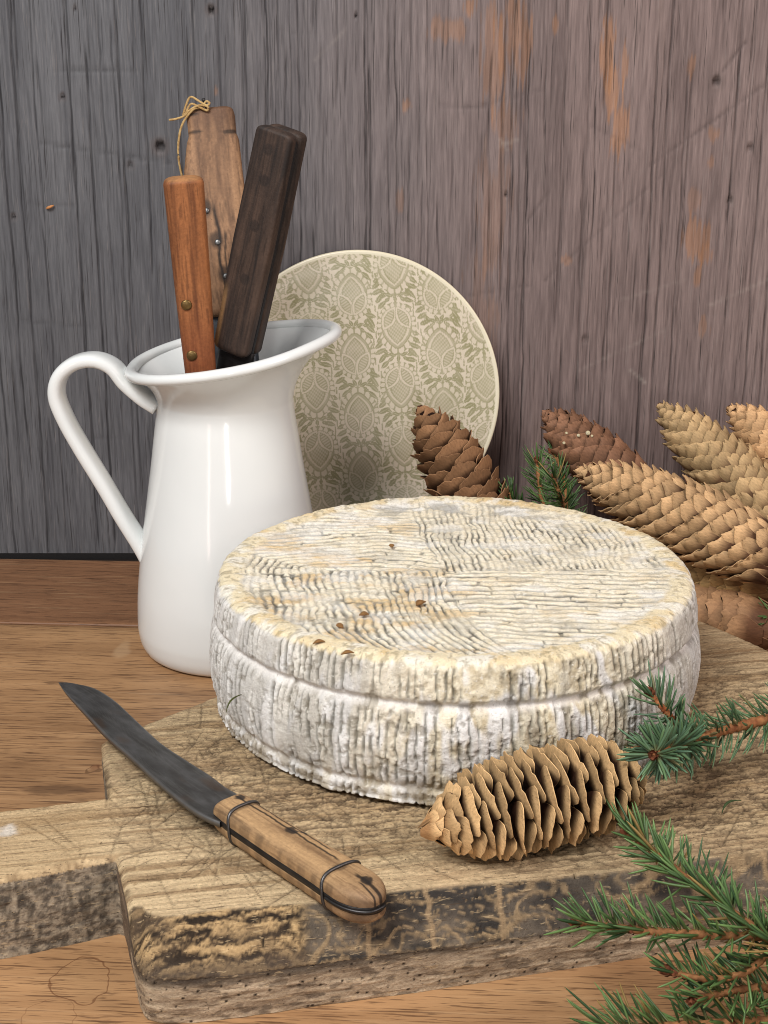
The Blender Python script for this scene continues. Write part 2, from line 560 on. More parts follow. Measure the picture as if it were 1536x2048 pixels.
# ------------------------------------------------------------------ table top of two planks
def build_table():
    slab = npmesh('tabletop', np.array([[-.62, .3, -.04], [.62, .3, -.04], [.62, 1.2, -.04], [-.62, 1.2, -.04], [-.62, .3, -.006], [.62, .3, -.006], [.62, 1.2, -.006], [-.62, 1.2, -.006]]),
                  [[3, 2, 1, 0], [4, 5, 6, 7], [0, 1, 5, 4], [1, 2, 6, 5], [2, 3, 7, 6], [3, 0, 4, 7]], None, np.tile(lin((58, 40, 28)), (8, 1)), False)
    top = link('tabletop', slab, M_wood, kind='structure', label='brown wooden table top of wide planks')
    ang = math.radians(-3.1)
    u = np.array([math.cos(ang), math.sin(ang), 0])
    w = np.array([-math.sin(ang), math.cos(ang), 0])
    seam = P(0, 1247, 0)

    def plank(a0, a1, b0, b1, z, mat):
        # local frame with x along the grain, rounded long edges
        bs = [b0, b0 + 0.0004, b0 + 0.0012] + list(np.linspace(b0 + .004, b1 - .004, 40)) + [b1 - .0012, b1 - .0004, b1]
        dz = [-.0015, -.0005, 0] + [0] * 40 + [0, -.0005, -.0015]
        As = np.linspace(a0, a1, 90)
        v = []
        for a in As:
            row = [(a, b0, -0.02)] + [(a, b, d + 0.0006 * (float(vn(np.array(a * 5), np.array(b * 9), 3)) - 0.5)) for b, d in zip(bs, dz)] + [(a, b1, -0.02)]
            v += row
        n = len(bs) + 2
        q = quads(90, n)
        t = []
        for e, s in ((0, 1), (89 * n, -1)):
            for j in range(1, n - 1):
                t.append([e, e + j + (s > 0), e + j + (s < 0)])
        o = link('plank', npmesh('plank', np.array(v), q, np.array(t)), mat, parent=top)
        o.location = (seam[0], seam[1], z)
        o.rotation_euler = (0, 0, ang)

    def tl(px, py):
        d = P(px, py, 0) - seam
        return d @ u, d @ w

    marks = []
    rx, ry = tl(162, 1962)
    marks.append(('ring', rx, ry, 0.0125, 0.017, 0.05, (92, 52, 28), 0.6))
    rx, ry = tl(92, 2035)
    marks.append(('ring', rx, ry, 0.012, 0.012, 0.04, (92, 52, 28), 0.35))
    rx, ry = tl(192, 1536)
    marks.append(('ring', rx, ry, 0.0035, 0.006, 0.2, (80, 48, 28), 0.6))
    rx, ry = tl(192, 1534)
    marks.append(('spot', rx, ry, 0.004, 0.006, 0, (110, 62, 36), 0.5))
    rx, ry = tl(245, 1300)
    marks.append(('spot', rx, ry, 0.007, 0.02, 0, (196, 164, 128), 0.4))
    rx, ry = tl(120, 1580)
    marks.append(('spot', rx, ry, 0.03, 0.006, 0, (70, 46, 32), 0.55))
    rx, ry = tl(110, 1365)
    marks.append(('spot', rx, ry, 0.012, 0.003, 0, (70, 46, 32), 0.5))
    plank(-.4, .9, -.62, -.0009, 0.0, table_mat('oak_plank_wood', (134, 98, 66), (188, 146, 104), marks))
    plank(-.4, .9, .0009, .1345, 0.0008, table_mat('reddish_plank_wood', (112, 78, 54), (156, 112, 80)))


build_table()

# ------------------------------------------------------------------ cutting board
ZB = 0.045
AF = math.radians(11.8)                 # direction of the front edge and of the grain


def chaikin(p, n=2):
    p = np.asarray(p, float)
    for _ in range(n):
        a, b = p, np.roll(p, -1, 0)
        p = np.stack([0.75 * a + 0.25 * b, 0.25 * a + 0.75 * b], 1).reshape(-1, 2)
    return p


def seg_draw(X0, Y0, h, arr, a, b, w, s, mod=None):
    """draw a soft line from a to b into arr (grid origin X0, Y0, step h)"""
    ni, nj = arr.shape
    lo = np.minimum(a, b) - 3 * w
    hi = np.maximum(a, b) + 3 * w
    i0, i1 = max(int((lo[0] - X0) / h), 0), min(int((hi[0] - X0) / h) + 2, ni)
    j0, j1 = max(int((lo[1] - Y0) / h), 0), min(int((hi[1] - Y0) / h) + 2, nj)
    if i1 <= i0 or j1 <= j0:
        return
    x, y = np.meshgrid(X0 + h * np.arange(i0, i1), Y0 + h * np.arange(j0, j1), indexing='ij')
    d = b - a
    t = np.clip(((x - a[0]) * d[0] + (y - a[1]) * d[1]) / (d @ d + 1e-12), 0, 1)
    k = np.exp(-((np.hypot(x - a[0] - t * d[0], y - a[1] - t * d[1])) / w) ** 2) * s * (1 - 0.6 * np.abs(2 * t - 1) ** 3)
    arr[i0:i1, j0:j1] = np.maximum(arr[i0:i1, j0:j1], k)


def build_board():
    z = ZB
    pts = [P(-330, 1668, z), P(-330, 1800, z), P(0, 1757, z), P(150, 1727, z), P(231, 1711, z), P(231, 1711, z)]
    poly = [p[:2] for p in pts]
    e = np.array([math.cos(AF), math.sin(AF)])
    f0 = np.array([-0.1075, 0.5600])                       # outer foot of the near corner
    poly += [f0 + np.array([-.012, .04]), f0 + np.array([-.003, .008]), f0 + np.array([.006, .0015]), f0 + np.array([.03, .0035])]
    poly += [np.array([0.0073, .583]), np.array([.0523, .5935]), np.array([.1107, .608]), np.array([.16, .620]), np.array([.26, .642]), np.array([.285, .66])]
    poly += [np.array(p) for p in ((.31, .72), (.295, .80), (.2446, .878), (.2086, .931), (.175, .966), (.125, .982), (.06, .948), (-.02, .880), (-.095, .8151))]
    poly += [P(206, 1478, z)[:2], P(200, 1484, z)[:2], P(216, 1590, z)[:2], P(216, 1590, z)[:2], P(150, 1600, z)[:2], P(0, 1617, z)[:2]]
    poly = chaikin(np.array(poly), 2)
    h = 0.00075
    X0, Y0 = -0.292, 0.552
    nx, ny = int((0.318 - X0) / h), int((0.99 - Y0) / h)
    xs, ys = X0 + h * np.arange(nx), Y0 + h * np.arange(ny)
    X, Y = np.meshgrid(xs, ys, indexing='ij')

    def sdf(x, y):
        d = np.full(x.shape, 9.0)
        ins = np.zeros(x.shape, bool)
        q = np.roll(poly, -1, 0)
        for a, b in zip(poly, q):
            e_ = b - a
            t = np.clip(((x - a[0]) * e_[0] + (y - a[1]) * e_[1]) / (e_ @ e_ + 1e-14), 0, 1)
            d = np.minimum(d, np.hypot(x - a[0] - t * e_[0], y - a[1] - t * e_[1]))
            c = ((a[1] > y) != (b[1] > y)) & (x < (b[0] - a[0]) * (y - a[1]) / (b[1] - a[1] + 1e-14) + a[0])
            ins ^= c
        return np.where(ins, -d, d)

    S = sdf(X, Y)
    keep = (S[:-1, :-1] + S[1:, :-1] + S[:-1, 1:] + S[1:, 1:]) / 4 < 0
    idx = np.arange(nx * ny).reshape(nx, ny)
    q = np.stack([idx[:-1, :-1], idx[1:, :-1], idx[1:, 1:], idx[:-1, 1:]], -1)[keep]
    # grain coordinates
    a = (X + .1) * math.cos(AF) + (Y - .57) * math.sin(AF)
    b = -(X + .1) * math.sin(AF) + (Y - .57) * math.cos(AF)
    # distance to the front edge
    front = np.array([p for p in poly if p[1] < 0.575 + (p[0] + .1) * 0.24 and p[0] > -.118])
    front = front[np.argsort(front[:, 0])]
    fy = np.interp(X, front[:, 0], front[:, 1])
    df = np.where(X > -.122, (Y - fy) * math.cos(AF), 9)
    bw = b + 0.0035 * (fbm(a * 7, b * 16, 3, 3) - 0.5) + 0.0012 * (fbm(a * 40, b * 60, 2, 7) - 0.5)
    # ---------- colour of the top
    broad = fbm(a * 6, bw * 26, 4, 1)
    rings = fbm(a * 3, bw * 210, 3, 5)
    fine = fbm(a * 45, bw * 900, 3, 8)
    col = mix(lin((160, 135, 105)), lin((216, 191, 152)), 0.5 * ss(.28, .72, broad) + 0.5 * ss(.3, .7, fine))
    col = mix(col, lin((126, 96, 64)), ss(.56, .74, rings) * 0.62)
    # heavily chopped and dirty zone in the middle of the board
    cpx = P(1000, 1600, z)
    zone = np.exp(-(((X - .07) / .20) ** 2 + ((Y - .70) / .075) ** 2) ** 1.4)
    zone = np.maximum(zone, 0.9 * np.exp(-(((X - .21) / .09) ** 2 + ((Y - .76) / .10) ** 2)))
    zone = np.maximum(zone, 0.75 * np.exp(-(((X + .085) / .05) ** 2 + ((Y - .745) / .06) ** 2)))
    zone = np.clip(zone * (0.7 + 0.6 * fbm(a * 14, b * 22, 3, 17)), 0, 1)
    crz = fbm(a * 200, bw * 480, 4, 23, 0.66)
    craz = ss(.52, .44, crz) * zone
    w1, w2 = worley(a * 230, b * 460, 3)
    scab = ss(.16, .03, w2 - w1) * zone
    col = mix(col, lin((168, 141, 106)), zone * 0.42)
    col = mix(col, lin((70, 55, 42)), np.clip(craz * 0.66 + scab * 0.35, 0, .9))
    col = mix(col, lin((196, 166, 124)), ss(.6, .72, crz) * zone * 0.45)
    # flat shallow fissures along the grain everywhere
    fis = ss(.62, .72, fbm(a * 55, bw * 620, 3, 29)) * (0.35 + 0.65 * zone)
    col = mix(col, lin((76, 58, 42)), fis * 0.7)
    ht = np.full(X.shape, z) + 0.0012 * (broad - 0.5) + 0.0004 * (fine - .5) - 0.0009 * craz - 0.0005 * fis + 0.0012 * zone * (crz - .5)
    ht -= 0.003 * np.exp(-(((X - .06) / .16) ** 2 + ((Y - .70) / .08) ** 2))
    # ---------- knife cuts
    cut = np.zeros(X.shape)
    for k in range(620):
        r = rng.random()
        if r < .45:
            c = np.array([rng.normal(-.075, .035), rng.normal(.675, .04)])
        elif r < .85:
            c = np.array([rng.uniform(-.1, .28), rng.normal(.655, .035) + .05 * rng.random()])
        else:
            c = np.array([rng.uniform(-.14, .28), rng.uniform(.58, .9)])
        an = rng.choice([rng.normal(1.2, .35), rng.normal(2.2, .35), rng.uniform(0, 3.14)])
        ln = rng.uniform(.006, .04)
        d = np.array([math.cos(an), math.sin(an)]) * ln / 2
        seg_draw(X0, Y0, h, cut, c - d, c + d, rng.uniform(.00032, .0006), rng.uniform(.3, .9))
    for x1, y1, x2, y2 in ((430, 1530, 445, 1700), (440, 1535, 455, 1640), (40, 1640, 140, 1700), (80, 1630, 150, 1690), (560, 1790, 690, 1740), (600, 1740, 760, 1690), (380, 1760, 480, 1680), (300, 1640, 330, 1560)):
        seg_draw(X0, Y0, h, cut, P(x1, y1, z)[:2], P(x2, y2, z)[:2], .0005, .8)
    col = mix(col, lin((50, 38, 30)), cut * 0.8)
    ht -= 0.0007 * cut
    pale = np.zeros(X.shape)
    for k in range(40):
        c = np.array([rng.normal(-.06, .03), rng.normal(.61, .02)])
        d = np.array([rng.normal(0, .2), 1]) * rng.uniform(.002, .008)
        seg_draw(X0, Y0, h, pale, c - d, c + d, .0006, rng.uniform(.3, .8))
    col = mix(col, lin((232, 205, 160)), pale * 0.5)
    # dark stain at the root of the handle, pale smear of mould on the handle
    # ---------- worm holes
    holes = np.zeros(X.shape)
    hp = [P(x, y, z)[:2] for x, y in ((300, 1826), (262, 1800), (524, 1840), (467, 1877), (312, 1890), (448, 1475), (360, 1545), (395, 1800), (1092, 1752), (1040, 1758), (1240, 1765), (1150, 1745), (1320, 1730), (1400, 1690), (240, 1650), (150, 1655))]
    hp += [np.array([rng.uniform(-.14, .28), rng.uniform(.58, .86)]) for _ in range(120)]
    for p_ in hp:
        r = rng.uniform(.0006, .0013)
        seg_draw(X0, Y0, h, holes, p_ - [r * .4, 0], p_ + [r * .4, 0], r, 1.0)
    holes = ss(.25, .6, holes)
    # ---------- waney front edge: dark bark face full of beetle galleries
    wy = 0.0165 + 0.004 * (fbm(a * 18, a * 0, 3, 31) - .5) - 0.006 * ss(.12, .25, a) + 0.004 * np.exp(-((a - .035) / .03) ** 2)
    tt = np.clip(df / wy, 0, 1)
    wmask = ss(1.06, .94, df / wy + .12 * (fbm(a * 90, b * 90, 3, 37) - .5)) * ss(-.122, -.112, X)
    drop = 0.021 * (1 - tt) ** 1.25 * (df < 8)
    bark = mix(lin((52, 48, 45)), lin((104, 93, 81)), ss(.3, .75, fbm(a * 60, b * 200, 4, 43)))
    wa = a + .010 * (fbm(a * 40, b * 40, 2, 47) - .5)
    wb = b + .009 * (fbm(a * 55, b * 55, 2, 48) - .5)
    gn = fbm(wa * 50, wb * 190, 2, 51)
    gal = ss(.07, .02, np.abs(gn - .5)) * ss(.32, .5, fbm(a * 26, b * 26, 2, 58)) + 0.9 * ss(.03, .008, np.abs(fbm(wa * 34, wb * 80, 1, 57) - .45)) + .7 * ss(.06, .02, np.abs(fbm(wa * 80, wb * 420, 2, 59) - .5)) * ss(.42, .55, fbm(a * 20, b * 40, 2, 60))
    gal = np.clip(gal, 0, 1)
    bark = mix(bark, lin((160, 135, 102)) * (.6 + .7 * fbm(a * 300, b * 300, 3, 44))[..., None], gal * 0.8)
    for px in (740, 870, 1015):
        aa = (P(px, 1850, .03)[0] + .1) / math.cos(AF) * .98
        bark = mix(bark, lin((150, 126, 96)), ss(.0016, .0008, np.abs(a - aa + .002 * (vn(b * 300, a * 50, 3) - .5))) * .8)
    # decayed corner
    corner = ss(.062, .054, np.abs(a - .008) + .004 * (fbm(a * 200, b * 200, 3, 61) - .5))
    rot = fbm(a * 130 + 2 * fbm(a * 60, b * 60, 2, 5), b * 620 + 2 * fbm(a * 90, b * 90, 2, 6), 5, 63, .72)
    dec = mix(lin((84, 68, 50)), lin((182, 152, 110)), ss(.42, .64, rot))
    dec = mix(dec, lin((34, 27, 22)), ss(.45, .40, rot) * .85)
    dec = mix(dec, lin((92, 76, 60)), ss(.55, .7, fbm(a * 40, b * 90, 3, 64)) * .6)
    dec = mix(dec, lin((80, 68, 58)), ss(.35, .05, tt) * .75)
    bark = mix(bark, dec, corner)
    col = mix(col, bark, wmask)
    ht = ht - drop + wmask * (0.0006 * gal - 0.0005) * (1 - corner) + wmask * corner * (.0018 * (rot - .62) * ss(0, .2, tt) * ss(1, .8, tt))
    col = mix(col, lin((30, 23, 18)), holes)
    ht -= 0.0022 * holes
    # small bevel round the rest of the outline
    ed = np.clip(-S, 0, 1)
    bev = 0.003 * np.clip(1 - ed / 0.0035, 0, 1) ** 2
    ht -= np.where(df < 0.004, 0, bev)
    ragged = ss(.006, .0, ed) * ss(.5, .62, fbm(a * 160, b * 160, 3, 67)) * (df > .01)
    col = mix(col, lin((90, 72, 54)), ragged * .7)
    hz = X < -.13
    col = np.where((hz & (Y < .70))[..., None], mix(col, lin((178, 148, 108)), ss(-.13, -.15, X) * .35), col)
    sm = ss(.9, .4, np.hypot((X - P(15, 1660, z)[0]) / .008, (Y - P(15, 1660, z)[1]) / .008) + .7 * (fbm(a * 200, b * 200, 3, 69) - .5))
    col = mix(col, lin((214, 206, 196)), sm * .8)
    # ---------- snap the rim onto the outline
    used = np.zeros(nx * ny, bool)
    used[q.ravel()] = True
    cnt = np.zeros(nx * ny, np.int32)
    np.add.at(cnt, q.ravel(), 1)
    rim = used & (cnt < 4)
    V = np.stack([X.ravel(), Y.ravel(), ht.ravel()], -1)
    for _ in range(3):
        rx, ry = V[rim, 0], V[rim, 1]
        s0 = sdf(rx, ry)
        g = 1e-5
        gx, gy = (sdf(rx + g, ry) - s0) / g, (sdf(rx, ry + g) - s0) / g
        gl = np.hypot(gx, gy) + 1e-9
        V[rim, 0] -= s0 * gx / gl
        V[rim, 1] -= s0 * gy / gl
    rx, ry = V[rim, 0], V[rim, 1]
    # ---------- skirts down to the table
    ed_ = np.concatenate([q[:, [0, 1]], q[:, [1, 2]], q[:, [2, 3]], q[:, [3, 0]]])
    key = np.sort(ed_, 1)
    key = key[:, 0].astype(np.int64) * (nx * ny) + key[:, 1]
    u_, inv, cn = np.unique(key, return_inverse=True, return_counts=True)
    be = ed_[cn[inv] == 1]
    bvs = np.unique(be)
    mp = -np.ones(nx * ny, np.int64)
    mp[bvs] = np.arange(len(bvs))
    K = 40
    bx, by, bz = V[bvs].T
    g = 2e-5
    s0 = sdf(bx, by)
    nxg, nyg = (sdf(bx + g, by) - sdf(bx - g, by)), (sdf(bx, by + g) - sdf(bx, by - g))
    nl = np.hypot(nxg, nyg) + 1e-12
    nxg, nyg = nxg / nl, nyg / nl
    # smooth the outward directions a little by using the averaged polygon normal
    rows, cols = [], []
    al = (bx + .1) * math.cos(AF) + (by - .57) * math.sin(AF)
    bl = -(bx + .1) * math.sin(AF) + (by - .57) * math.cos(AF)
    sl = al - bl
    isfront = (bl < .03) & (bx > -.118) & (by < .68)
    ishand = bx < -.128
    for k in range(1, K + 1):
        t = k / K
        zz = bz * (1 - t)
        n1 = fbm(sl * 40, zz * 260, 4, 71)
        n2 = fbm(sl * 130, zz * 700, 3, 73)
        off = 0.0012 * (n1 - .5) + .0006 * (n2 - .5) - 0.0018 * t * t
        c = mix(lin((136, 118, 98)), lin((194, 174, 148)), .5 * ss(.3, .7, n1) + .5 * ss(.3, .7, n2))
        pit = ss(.60, .68, fbm(sl * 160, zz * 300, 3, 77))
        ch = mix(lin((92, 84, 75)), lin((164, 150, 130)), ss(.3, .7, fbm(sl * 420, zz * 420, 4, 79, .65)))
        ch = mix(ch, lin((46, 41, 37)), ss(.54, .68, fbm(sl * 320, zz * 90, 3, 81)) * .5)
        dkf = ss(.017, .0225, zz + .006 * (fbm(sl * 40, zz * 0, 3, 83) - .5))
        cf = mix(c, lin((58, 50, 45)), pit * .5)
        cf = mix(cf, mix(lin((44, 40, 38)), lin((100, 86, 72)), n1), dkf * .9)
        hol = worley(sl * 130, zz * 130, 5)[0]
        cf = mix(cf, lin((36, 29, 24)), ss(.11, .07, hol) * (vn(sl * 130, zz * 130, 9) > .35))
        c = np.where(isfront[:, None], cf, ch)
        left_end = (~isfront) & (~ishand) & (bx < -.09)
        c = np.where(left_end[:, None], mix(lin((84, 72, 62)), lin((140, 120, 100)), n1), c)
        rows.append(np.stack([bx + nxg * off, by + nyg * off, zz], -1))
        cols.append(c)
    NV = nx * ny
    V2 = np.vstack([V] + rows)
    C2 = np.vstack([col.reshape(-1, 3)] + cols)
    nb = len(bvs)
    sq = []
    prev = be.copy()
    for k in range(K):
        cur = NV + k * nb + mp[be]
        sq.append(np.stack([prev[:, 1], prev[:, 0], cur[:, 0], cur[:, 1]], -1))
        prev = cur
    allq = np.vstack([q] + sq)
    cx = V2[allq].mean(1)
    ishq = cx[:, 0] < -.1385
    root = empty('cutting_board', (0.03, 0.74, 0), label='thick old wooden cutting board with wormholes and dark bark edge under the cheese', cat='cutting board')

    def piece(name, qq, lab=None):
        ids, inv_ = np.unique(qq.ravel(), return_inverse=True)
        me = npmesh(name, local(V2[ids], root), inv_.reshape(-1, 4), None, C2[ids])
        o = link(name, me, M_board, parent=root)
        if lab:
            o['label'] = lab

    piece('slab', allq[~ishq])
    piece('handle', allq[ishq], 'short stubby board handle with grey cracked side')
    return ht, X0, Y0, h


build_board()


# ------------------------------------------------------------------ the cheese
CX, CY = 0.0405, 0.8155


def build_cheese():
    prof = np.array([(0.0005, .1222), (.03, .1222), (.08, .1221), (.112, .1226), (.1255, .1237), (.1315, .1238), (.1350, .1226), (.1374, .1196), (.1386, .1145), (.1395, .1085), (.1396, .1042),
                     (.1372, .1014), (.1370, .0998), (.1398, .0972), (.1416, .092), (.1428, .083), (.1428, .074), (.1418, .065), (.1402, .0585), (.1382, .0552), (.1380, .0534), (.1392, .0512), (.1386, .0478), (.1355, .0448), (.10, .0440)])
    pc = curve(np.c_[prof, prof[:, :1] * 0], 1500)[:, :2]
    L = np.r_[0, np.cumsum(np.hypot(*np.diff(pc, axis=0).T))]
    tot = L[-1]
    s = np.concatenate([np.linspace(0.0002, .124, 168), np.linspace(.1246, tot - .03, 150), np.linspace(tot - .028, tot, 6)])
    r0, z0 = np.interp(s, L, pc[:, 0]), np.interp(s, L, pc[:, 1])
    NA = 1250
    th = np.linspace(0, 2 * np.pi, NA, endpoint=False)
    R, T = np.meshgrid(r0, th, indexing='ij')
    Z = np.repeat(z0[:, None], NA, 1)
    Sg = np.repeat(s[:, None], NA, 1)
    # tangent normals of the profile
    dr, dz = np.gradient(r0, s), np.gradient(z0, s)
    nr, nz = -dz, dr
    nl = np.hypot(nr, nz)
    nr, nz = nr / nl, nz / nl
    flip = nz[0] < 0
    if flip:
        nr, nz = -nr, -nz
    ct, st = np.cos(T), np.sin(T)
    X, Y = R * ct, R * st                       # relative to the centre
    cth, sth = ct * 3, st * 3
    # ---------------- top pattern
    k = 0.865 / 3000                             # metres per photo pixel at the cheese
    wx = X + .0034 * (fbm(X * 120, Y * 120, 3, 3) - .5) + .009 * (fbm(X * 22, Y * 22, 2, 4) - .5)
    wy = Y + .0050 * (fbm(X * 90, Y * 90, 3, 5) - .5) + .012 * (fbm(X * 20, Y * 20, 2, 6) - .5)

    def C2(px, py):
        p = P(px, py, .122)
        return p[0] - CX, p[1] - CY

    def ridges(d, along, per, brick, seed, brk=0.0):
        row = np.floor(d / per)
        fr = d / per - row
        gw = .235 + .34 * (fbm(d * 110, along * 80, 3, seed) - .38)
        g = ss(gw, gw * .35, np.minimum(fr, 1 - fr))
        if brick:
            ph = NT[(row.astype(int) * 3 + seed) & 511, (seed * 7) & 511]
            br = along / brick + ph * .35 + .25 * (vn(along * 90, d * 90, seed) - .5)
            f2 = br - np.floor(br)
            g = np.maximum(g * (.35 + .75 * ss(.3, .55, vn(along * 70, row * 3.1, seed + 2))), ss(.12, .05, np.minimum(f2, 1 - f2)) * .8 * (vn(row * 1.7, np.floor(br) * 2.3, seed) > .5))
        else:
            ph = NT[(row.astype(int) * 5 + seed) & 511, (seed * 11) & 511]
            br = along / .03 + ph * 7
            f2 = br - np.floor(br)
            g = np.maximum(g, ss(.05, .02, np.minimum(f2, 1 - f2)) * .7 * (NT[(row.astype(int) * 9 + seed) & 511, np.floor(br).astype(int) & 511] > .5))
            g = g * (.55 + .6 * ss(.25, .5, vn(along * 60, row * 3.1, seed + 2)))
        return np.clip(g, 0, 1), row

    # A: right, long level ridges
    d1, a1 = wy + 1.1 * wx ** 2 - .10 * np.maximum(wx - .05, 0), wx
    gA, rA = ridges(d1, a1, .0063, 0, 11)
    # B: left and front, ridges sweep round a far centre on the right
    bx, by = C2(1590, 1150)
    rb, ab = np.hypot(wx - bx, wy - by), np.arctan2(wy - by, wx - bx) * .2
    gB1, rB = ridges(rb, ab, .0043, .016, 19)
    gB2, _ = ridges(rb, ab, .0047, 0, 23)
    mB = ss(.012, -.016, wy - (C2(700, 1235)[1]) + .01 * (fbm(X * 60, Y * 60, 2, 9) - .5))
    gB = gB1 * (1 - mB) + gB2 * mB
    # C: upper right, short bricks
    dc, ac = wx + .10 * wy, wy - .05 * wx
    gC, rC = ridges(dc, ac, .0040, .014, 29)
    # D: upper left, long ridges on wide arcs
    dx_, dy_ = C2(730, 1215)
    rd, ad = np.hypot((wx - dx_) * .8, wy - dy_), np.arctan2(wy - dy_, wx - dx_) * .09
    gD, rD = ridges(rd, ad, .0058, 0, 37)
    j = .004 * (fbm(X * 70, Y * 70, 3, 41) - .5)
    cxp, cyp = C2(890, 1143)
    # boundary arc between A and B
    Rarc = np.hypot(cxp - bx, cyp - by)
    right = ss(-.0015, .0015, Rarc - rb + j)                                # inside the arc: right side
    upper = ss(-.002, .002, wy - cyp - .02 * wx + j)                          # behind the middle
    upl = ss(-.002, .002, wy - C2(700, 1140)[1] + .32 * np.maximum(C2(640, 1140)[0] - wx, 0) * -1 + j + .35 * np.minimum(wx - C2(620, 1140)[0], 0))
    low = gA * right + gB * (1 - right)
    rightC = ss(-.002, .002, wx - cxp + .2 * (wy - cyp) + j)
    up = gC * rightC + gD * (1 - rightC)
    mU = np.where(rightC > .5, upper, upl)
    groove = up * mU + low * (1 - mU)
    # seams between the imprints
    seam = np.maximum(4 * right * (1 - right) * (1 - mU), 4 * mU * (1 - mU) * .5)
    groove = np.maximum(groove, seam * .3)
    fuzz = fbm(X * 55, Y * 130, 4, 47)
    back = ss(.07, .115, Y + .02 * (fbm(X * 30, Y * 30, 2, 49) - .5))
    groove *= (1 - .55 * ss(.5, .66, fbm(X * 40, Y * 40, 3, 51))) * (1 - .5 * back)
    rimb = ss(.1205, .1250, R + .006 * (fbm(cth * 6, sth * 6, 3, 53) - .5))     # plain border
    groove *= (1 - rimb)
    cre = mix(lin((242, 228, 198)), lin((250, 243, 226)), fbm(X * 300, Y * 300, 2, 55))
    rowv = fbm(X * 35, Y * 60, 4, 57)
    ora = ss(.53, .68, rowv) * (.3 + .7 * ss(.05, -.06, X + .3 * Y))
    cre = mix(cre, lin((226, 192, 136)), ora * .75)
    col = cre
    gcol = mix(lin((88, 86, 79)), lin((146, 143, 134)), ss(.3, .7, fbm(X * 150, Y * 150, 3, 59)))
    col = mix(col, gcol, groove * .95)
    white = ss(.52, .68, fbm(X * 45, Y * 70, 4, 61)) * (.6 + .4 * back)
    col = mix(col, lin((240, 239, 236)), white * .75)
    greyw = ss(.54, .68, fuzz) * (.5 + .5 * back)
    col = mix(col, lin((146, 143, 136)), greyw * .55)
    # specks of mould pitted everywhere
    spk = ss(.62, .7, fbm(X * 420, Y * 420, 2, 63))
    col = mix(col, lin((170, 160, 140)), spk * .3)
    # border of the top
    bu, bv = X + .6 * Z * ct, Y + .6 * Z * st + .3 * Z
    rn = fbm(bu * 170, bv * 170, 4, 65)
    bcol = mix(lin((234, 220, 188)), lin((222, 194, 144)), ss(.44, .74, fbm(bu * 45, bv * 45, 4, 67)) * .8)
    bcol = mix(bcol, lin((240, 236, 226)), ss(.5, .68, fbm(bu * 70, bv * 70, 4, 69)) * .75)
    bcol = mix(bcol, lin((140, 126, 98)), ss(.56, .68, fbm(bu * 260, bv * 260, 4, 71, .6)) * .5)
    col = mix(col, bcol, rimb)
    # ---------------- side
    side = ss(.1226, .1206, Z + .0030 * (fbm(cth * 16, sth * 16, 3, 73) - .5)) * (R > .125)
    arc = T * .14
    ph = arc / .0046 + 1.5 * fbm(cth * 4, sth * 4 + Z * 10, 3, 75) + .5 * (fbm(arc * 120, Z * 130, 2, 77) - .5)
    fr = np.abs(ph - np.floor(ph) - .5) * 2
    gl = ss(.42, .86, fr)
    live = ss(.30, .52, fbm(cth * 5, sth * 5 + Z * 36, 3, 79))
    cellr = np.floor(ph)
    lenv = vn(cellr * 1.7, Z * 140, 81)
    gs = gl * live * ss(.22, .45, lenv)
    furrow = np.exp(-((Z - .1005 - .0016 * (fbm(cth * 2, sth * 2, 3, 83) - .5)) / .0026) ** 2)
    crease = np.exp(-((Z - .0535 - .003 * (fbm(cth * 2, sth * 2, 2, 85) - .5)) / .0022) ** 2)
    gs *= 1 - np.clip(furrow * 1.3 + crease, 0, 1)
    crust_t = np.exp(-(((T - 5.0 + .05) / .85) ** 2))                     # creamy crust over the near right of the side
    wcol = mix(lin((234, 230, 226)), lin((248, 246, 243)), fbm(cth * 8, sth * 8 + Z * 80, 3, 87))
    crumb = fbm(arc * 330, Z * 330, 3, 89)
    ccol = mix(lin((196, 178, 140)), lin((238, 226, 196)), ss(.3, .65, crumb))
    cm = np.clip(crust_t * ss(.36, .56, fbm(cth * 6, sth * 6 + Z * 50, 3, 91) + .5 * (Z - .085) * 10), 0, 1)
    scol = mix(wcol, ccol, cm * .9)
    grey = ss(.47, .68, fbm(cth * 4.5, sth * 4.5 + Z * 22, 4, 93) + .12 * ss(5.0, 6.1, T) + .14 * ss(.085, .06, Z) * crust_t + .1 * ss(1.0, .2, T))
    scol = mix(scol, lin((160, 156, 150)), grey * .42)
    gcs = mix(lin((70, 68, 60)), lin((132, 128, 116)), fbm(arc * 200, Z * 90, 3, 95))
    scol = mix(scol, gcs, gs * .8)
    pit = ss(.57, .68, fbm(arc * 240, Z * 300, 4, 97, .6)) * (.35 + .65 * live)
    scol = mix(scol, lin((122, 112, 94)), pit * .5)
    scol = mix(scol, lin((238, 234, 230)), furrow * .8 * ss(.35, .5, fbm(cth * 6, sth * 6, 3, 99)))
    scol = mix(scol, lin((126, 118, 110)), furrow * .6 * ss(.48, .38, fbm(cth * 6, sth * 6, 3, 99)))
    ol = ss(.062, .05, Z) * ss(.45, .6, fbm(arc * 160, Z * 200, 3, 101))
    scol = mix(scol, lin((140, 122, 90)), ol * .6)
    cr_t = np.abs(T - (2 * np.pi - .98)) * .14
    crack = ss(.0011, .0004, cr_t + .001 * (vn(Z * 300, Z * 0, 3) - .5)) * ss(.094, .09, Z) * ss(.066, .07, Z)
    scol = mix(scol, lin((58, 52, 44)), crack * .9)
    col = mix(col, scol, side)
    # ---------------- relief
    disp = (1 - side) * (-.0011 * groove + .0006 * (rowv - .5) + .0006 * (fbm(X * 260, Y * 260, 3, 103) - .5) - .0003 * greyw)
    disp += (1 - side) * rimb * .0013 * (rn - .5)
